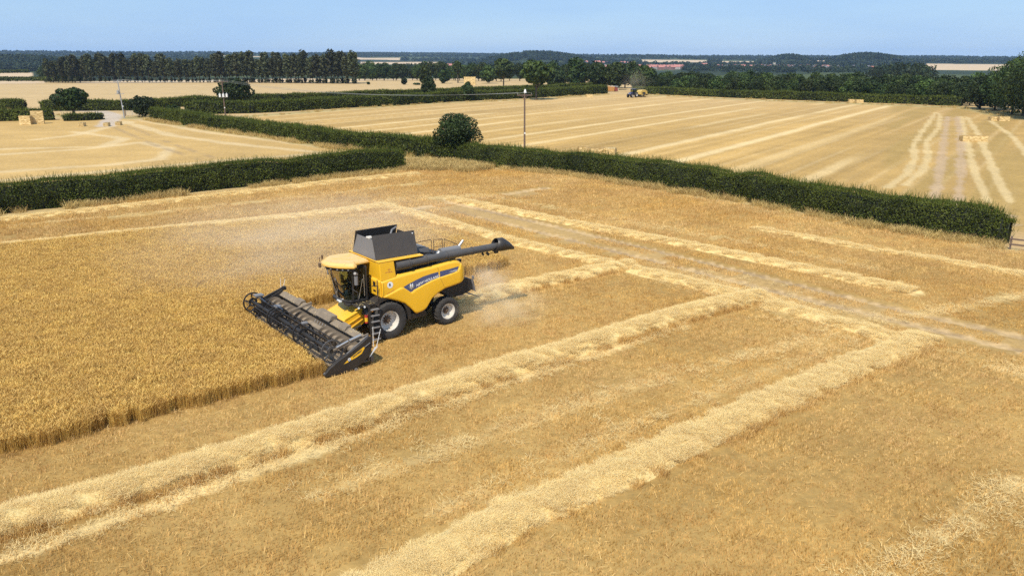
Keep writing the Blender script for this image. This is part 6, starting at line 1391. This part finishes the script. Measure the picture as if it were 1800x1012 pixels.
# small white bell shaped cover by the hedge
x, y = gp(923, 172.6); cv = MB().lathe([(.001, 2.15), (.28, 2.05), (.42, 1.75), (.62, 1.1), (.85, .35), (.90, 0)], 20)
wc = cv.build('white_cover', WDEC, None, smooth=50); wc.rotation_euler = (R(90), 0, 0); wc.location = (x * .985, y * .985, 1.9); wc.scale = (.6, .6, .6); tag(wc, 'small white bell shaped cover at the lane hedge above the middle pole', 'cover')

# fence rails at the blunt end of the long hedge
fx, fy = gp(1775, 438); fe = empty('wooden_fence', (fx, fy, 0), R(-38)); tag(fe, 'low weathered wooden fence at the blunt end of the long hedge', 'fence')
for i in range(4): MB().box(i * 1.5 - .06, i * 1.5 + .06, -.06, .06, -.2, 1.0).build('fence_post', M['wood_pole'], fe, .01)
for z in (.4, .8): MB().box(-.1, 4.7, -.09, -.062, z - .06, z + .06).build('fence_rail', M['wood_pole'], fe, .005)

# ------------------------------------------------------------------ dust and haze: real air
def dust(name, label, loc, rad, dens, col, rz=0.0, seed=0, scale=.35):
    me = bpy.data.meshes.new(name); bm = bmesh.new(); bmesh.ops.create_icosphere(bm, subdivisions=3, radius=1.0); bm.to_mesh(me); bm.free()
    m = bpy.data.materials.new(name); m.use_nodes = True; nt = m.node_tree; nt.nodes.clear()
    out = nt.nodes.new('ShaderNodeOutputMaterial'); v = nt.nodes.new('ShaderNodeVolumePrincipled'); v.inputs['Color'].default_value = (*col, 1); v.inputs['Anisotropy'].default_value = -0.45
    tc = nt.nodes.new('ShaderNodeTexCoord'); ln = nt.nodes.new('ShaderNodeVectorMath'); ln.operation = 'LENGTH'; nt.links.new(tc.outputs['Object'], ln.inputs[0])
    fall = nt.nodes.new('ShaderNodeMapRange'); fall.interpolation_type = 'SMOOTHSTEP'; fall.inputs[1].default_value = 1.0; fall.inputs[2].default_value = .15; fall.inputs[3].default_value = 0; fall.inputs[4].default_value = 1
    nt.links.new(ln.outputs['Value'], fall.inputs[0])
    nz = nt.nodes.new('ShaderNodeTexNoise'); nz.inputs['Scale'].default_value = 1.6 / scale * .35 * 1.6; nz.inputs['Detail'].default_value = 3; nz.noise_dimensions = '4D'; nz.inputs['W'].default_value = seed; nt.links.new(tc.outputs['Object'], nz.inputs['Vector'])
    nr = nt.nodes.new('ShaderNodeMapRange'); nr.inputs[1].default_value = .36; nr.inputs[2].default_value = .68; nt.links.new(nz.outputs['Fac'], nr.inputs[0])
    mu = nt.nodes.new('ShaderNodeMath'); mu.operation = 'MULTIPLY'; nt.links.new(fall.outputs[0], mu.inputs[0]); nt.links.new(nr.outputs[0], mu.inputs[1])
    m2 = nt.nodes.new('ShaderNodeMath'); m2.operation = 'MULTIPLY'; m2.inputs[1].default_value = dens; nt.links.new(mu.outputs[0], m2.inputs[0])
    nt.links.new(m2.outputs[0], v.inputs['Density']); nt.links.new(v.outputs[0], out.inputs['Volume'])
    me.materials.append(m); o = link(name, me); o.location = loc; o.scale = rad; o.rotation_euler = (0, 0, rz); tag(o, label, kind='stuff'); return o
DC = (.99, .90, .76)
dust('dust_cloud', 'pale dust blowing out behind the straw chopper', (*cw(-7.3, .1), 1.5), (2.2, 1.5, 1.4), .7, (.99, .84, .62), CH_ROT, 1)
dust('dust_cloud', 'chaff and dust drifting over the stubble beside the rear wheel', (*cw(-6.0, 3.2), .9), (3.4, 2.6, 1.2), .30, (.99, .84, .56), CH_ROT, 2)
dust('dust_cloud', 'thin brown dust hanging over the barley beyond the cab', (*cw(-3.0, -13), 2.4), (16, 10, 3.4), .085, (.99, .88, .70), CH_ROT, 3)
dust('dust_cloud', 'dust rising behind the far blue tractor', (tx + 2, ty + 6, 5), (7, 5, 5.5), .035, DC, 0, 4)
S.cycles.volume_step_rate = 2.0; S.cycles.volume_max_steps = 128

# chaff flying out behind the chopper
nfl = 1400; t_ = rng.random(nfl) ** .7
lx_ = -5.5 - t_ * 4.2; ly_ = .1 + rng.normal(0, .35 + t_ * .9, nfl); lz_ = np.maximum(.1, 1.5 - t_ * 1.2 + rng.normal(0, .25 + .25 * t_, nfl))
wx_ = CO[0] + FW[0] * lx_ + LF[0] * ly_; wy_ = CO[1] + FW[1] * lx_ + LF[1] * ly_
Vf, Qf = leaf_quads(np.stack([wx_, wy_, lz_], 1), rng.normal(0, 1, (nfl, 3)), rng.uniform(.012, .035, nfl), .2, .3)
tag(link('flying_chaff', np_mesh('flying_chaff', Vf, quads=Qf, tint=rng.random(nfl), mat=M['straw'])), 'bits of chaff and straw flying out behind the combine', kind='stuff')

mh = bpy.data.materials.new('air'); mh.use_nodes = True; nh = mh.node_tree; nh.nodes.clear()
oh = nh.nodes.new('ShaderNodeOutputMaterial'); vh = nh.nodes.new('ShaderNodeVolumePrincipled'); vh.inputs['Color'].default_value = (.45, .66, 1.0, 1); vh.inputs['Density'].default_value = 0.00006; vh.inputs['Anisotropy'].default_value = 0.0
nh.links.new(vh.outputs[0], oh.inputs['Volume'])
hz = solid('haze', [(x, y, z) for z in (-40, 110) for x, y in ((-11500, -11500), (11500, -11500), (11500, 11500), (-11500, 11500))], [(3, 2, 1, 0), (4, 5, 6, 7), (0, 1, 5, 4), (1, 2, 6, 5), (2, 3, 7, 6), (3, 0, 4, 7)], mh)
tag(link('haze', hz), kind='stuff')
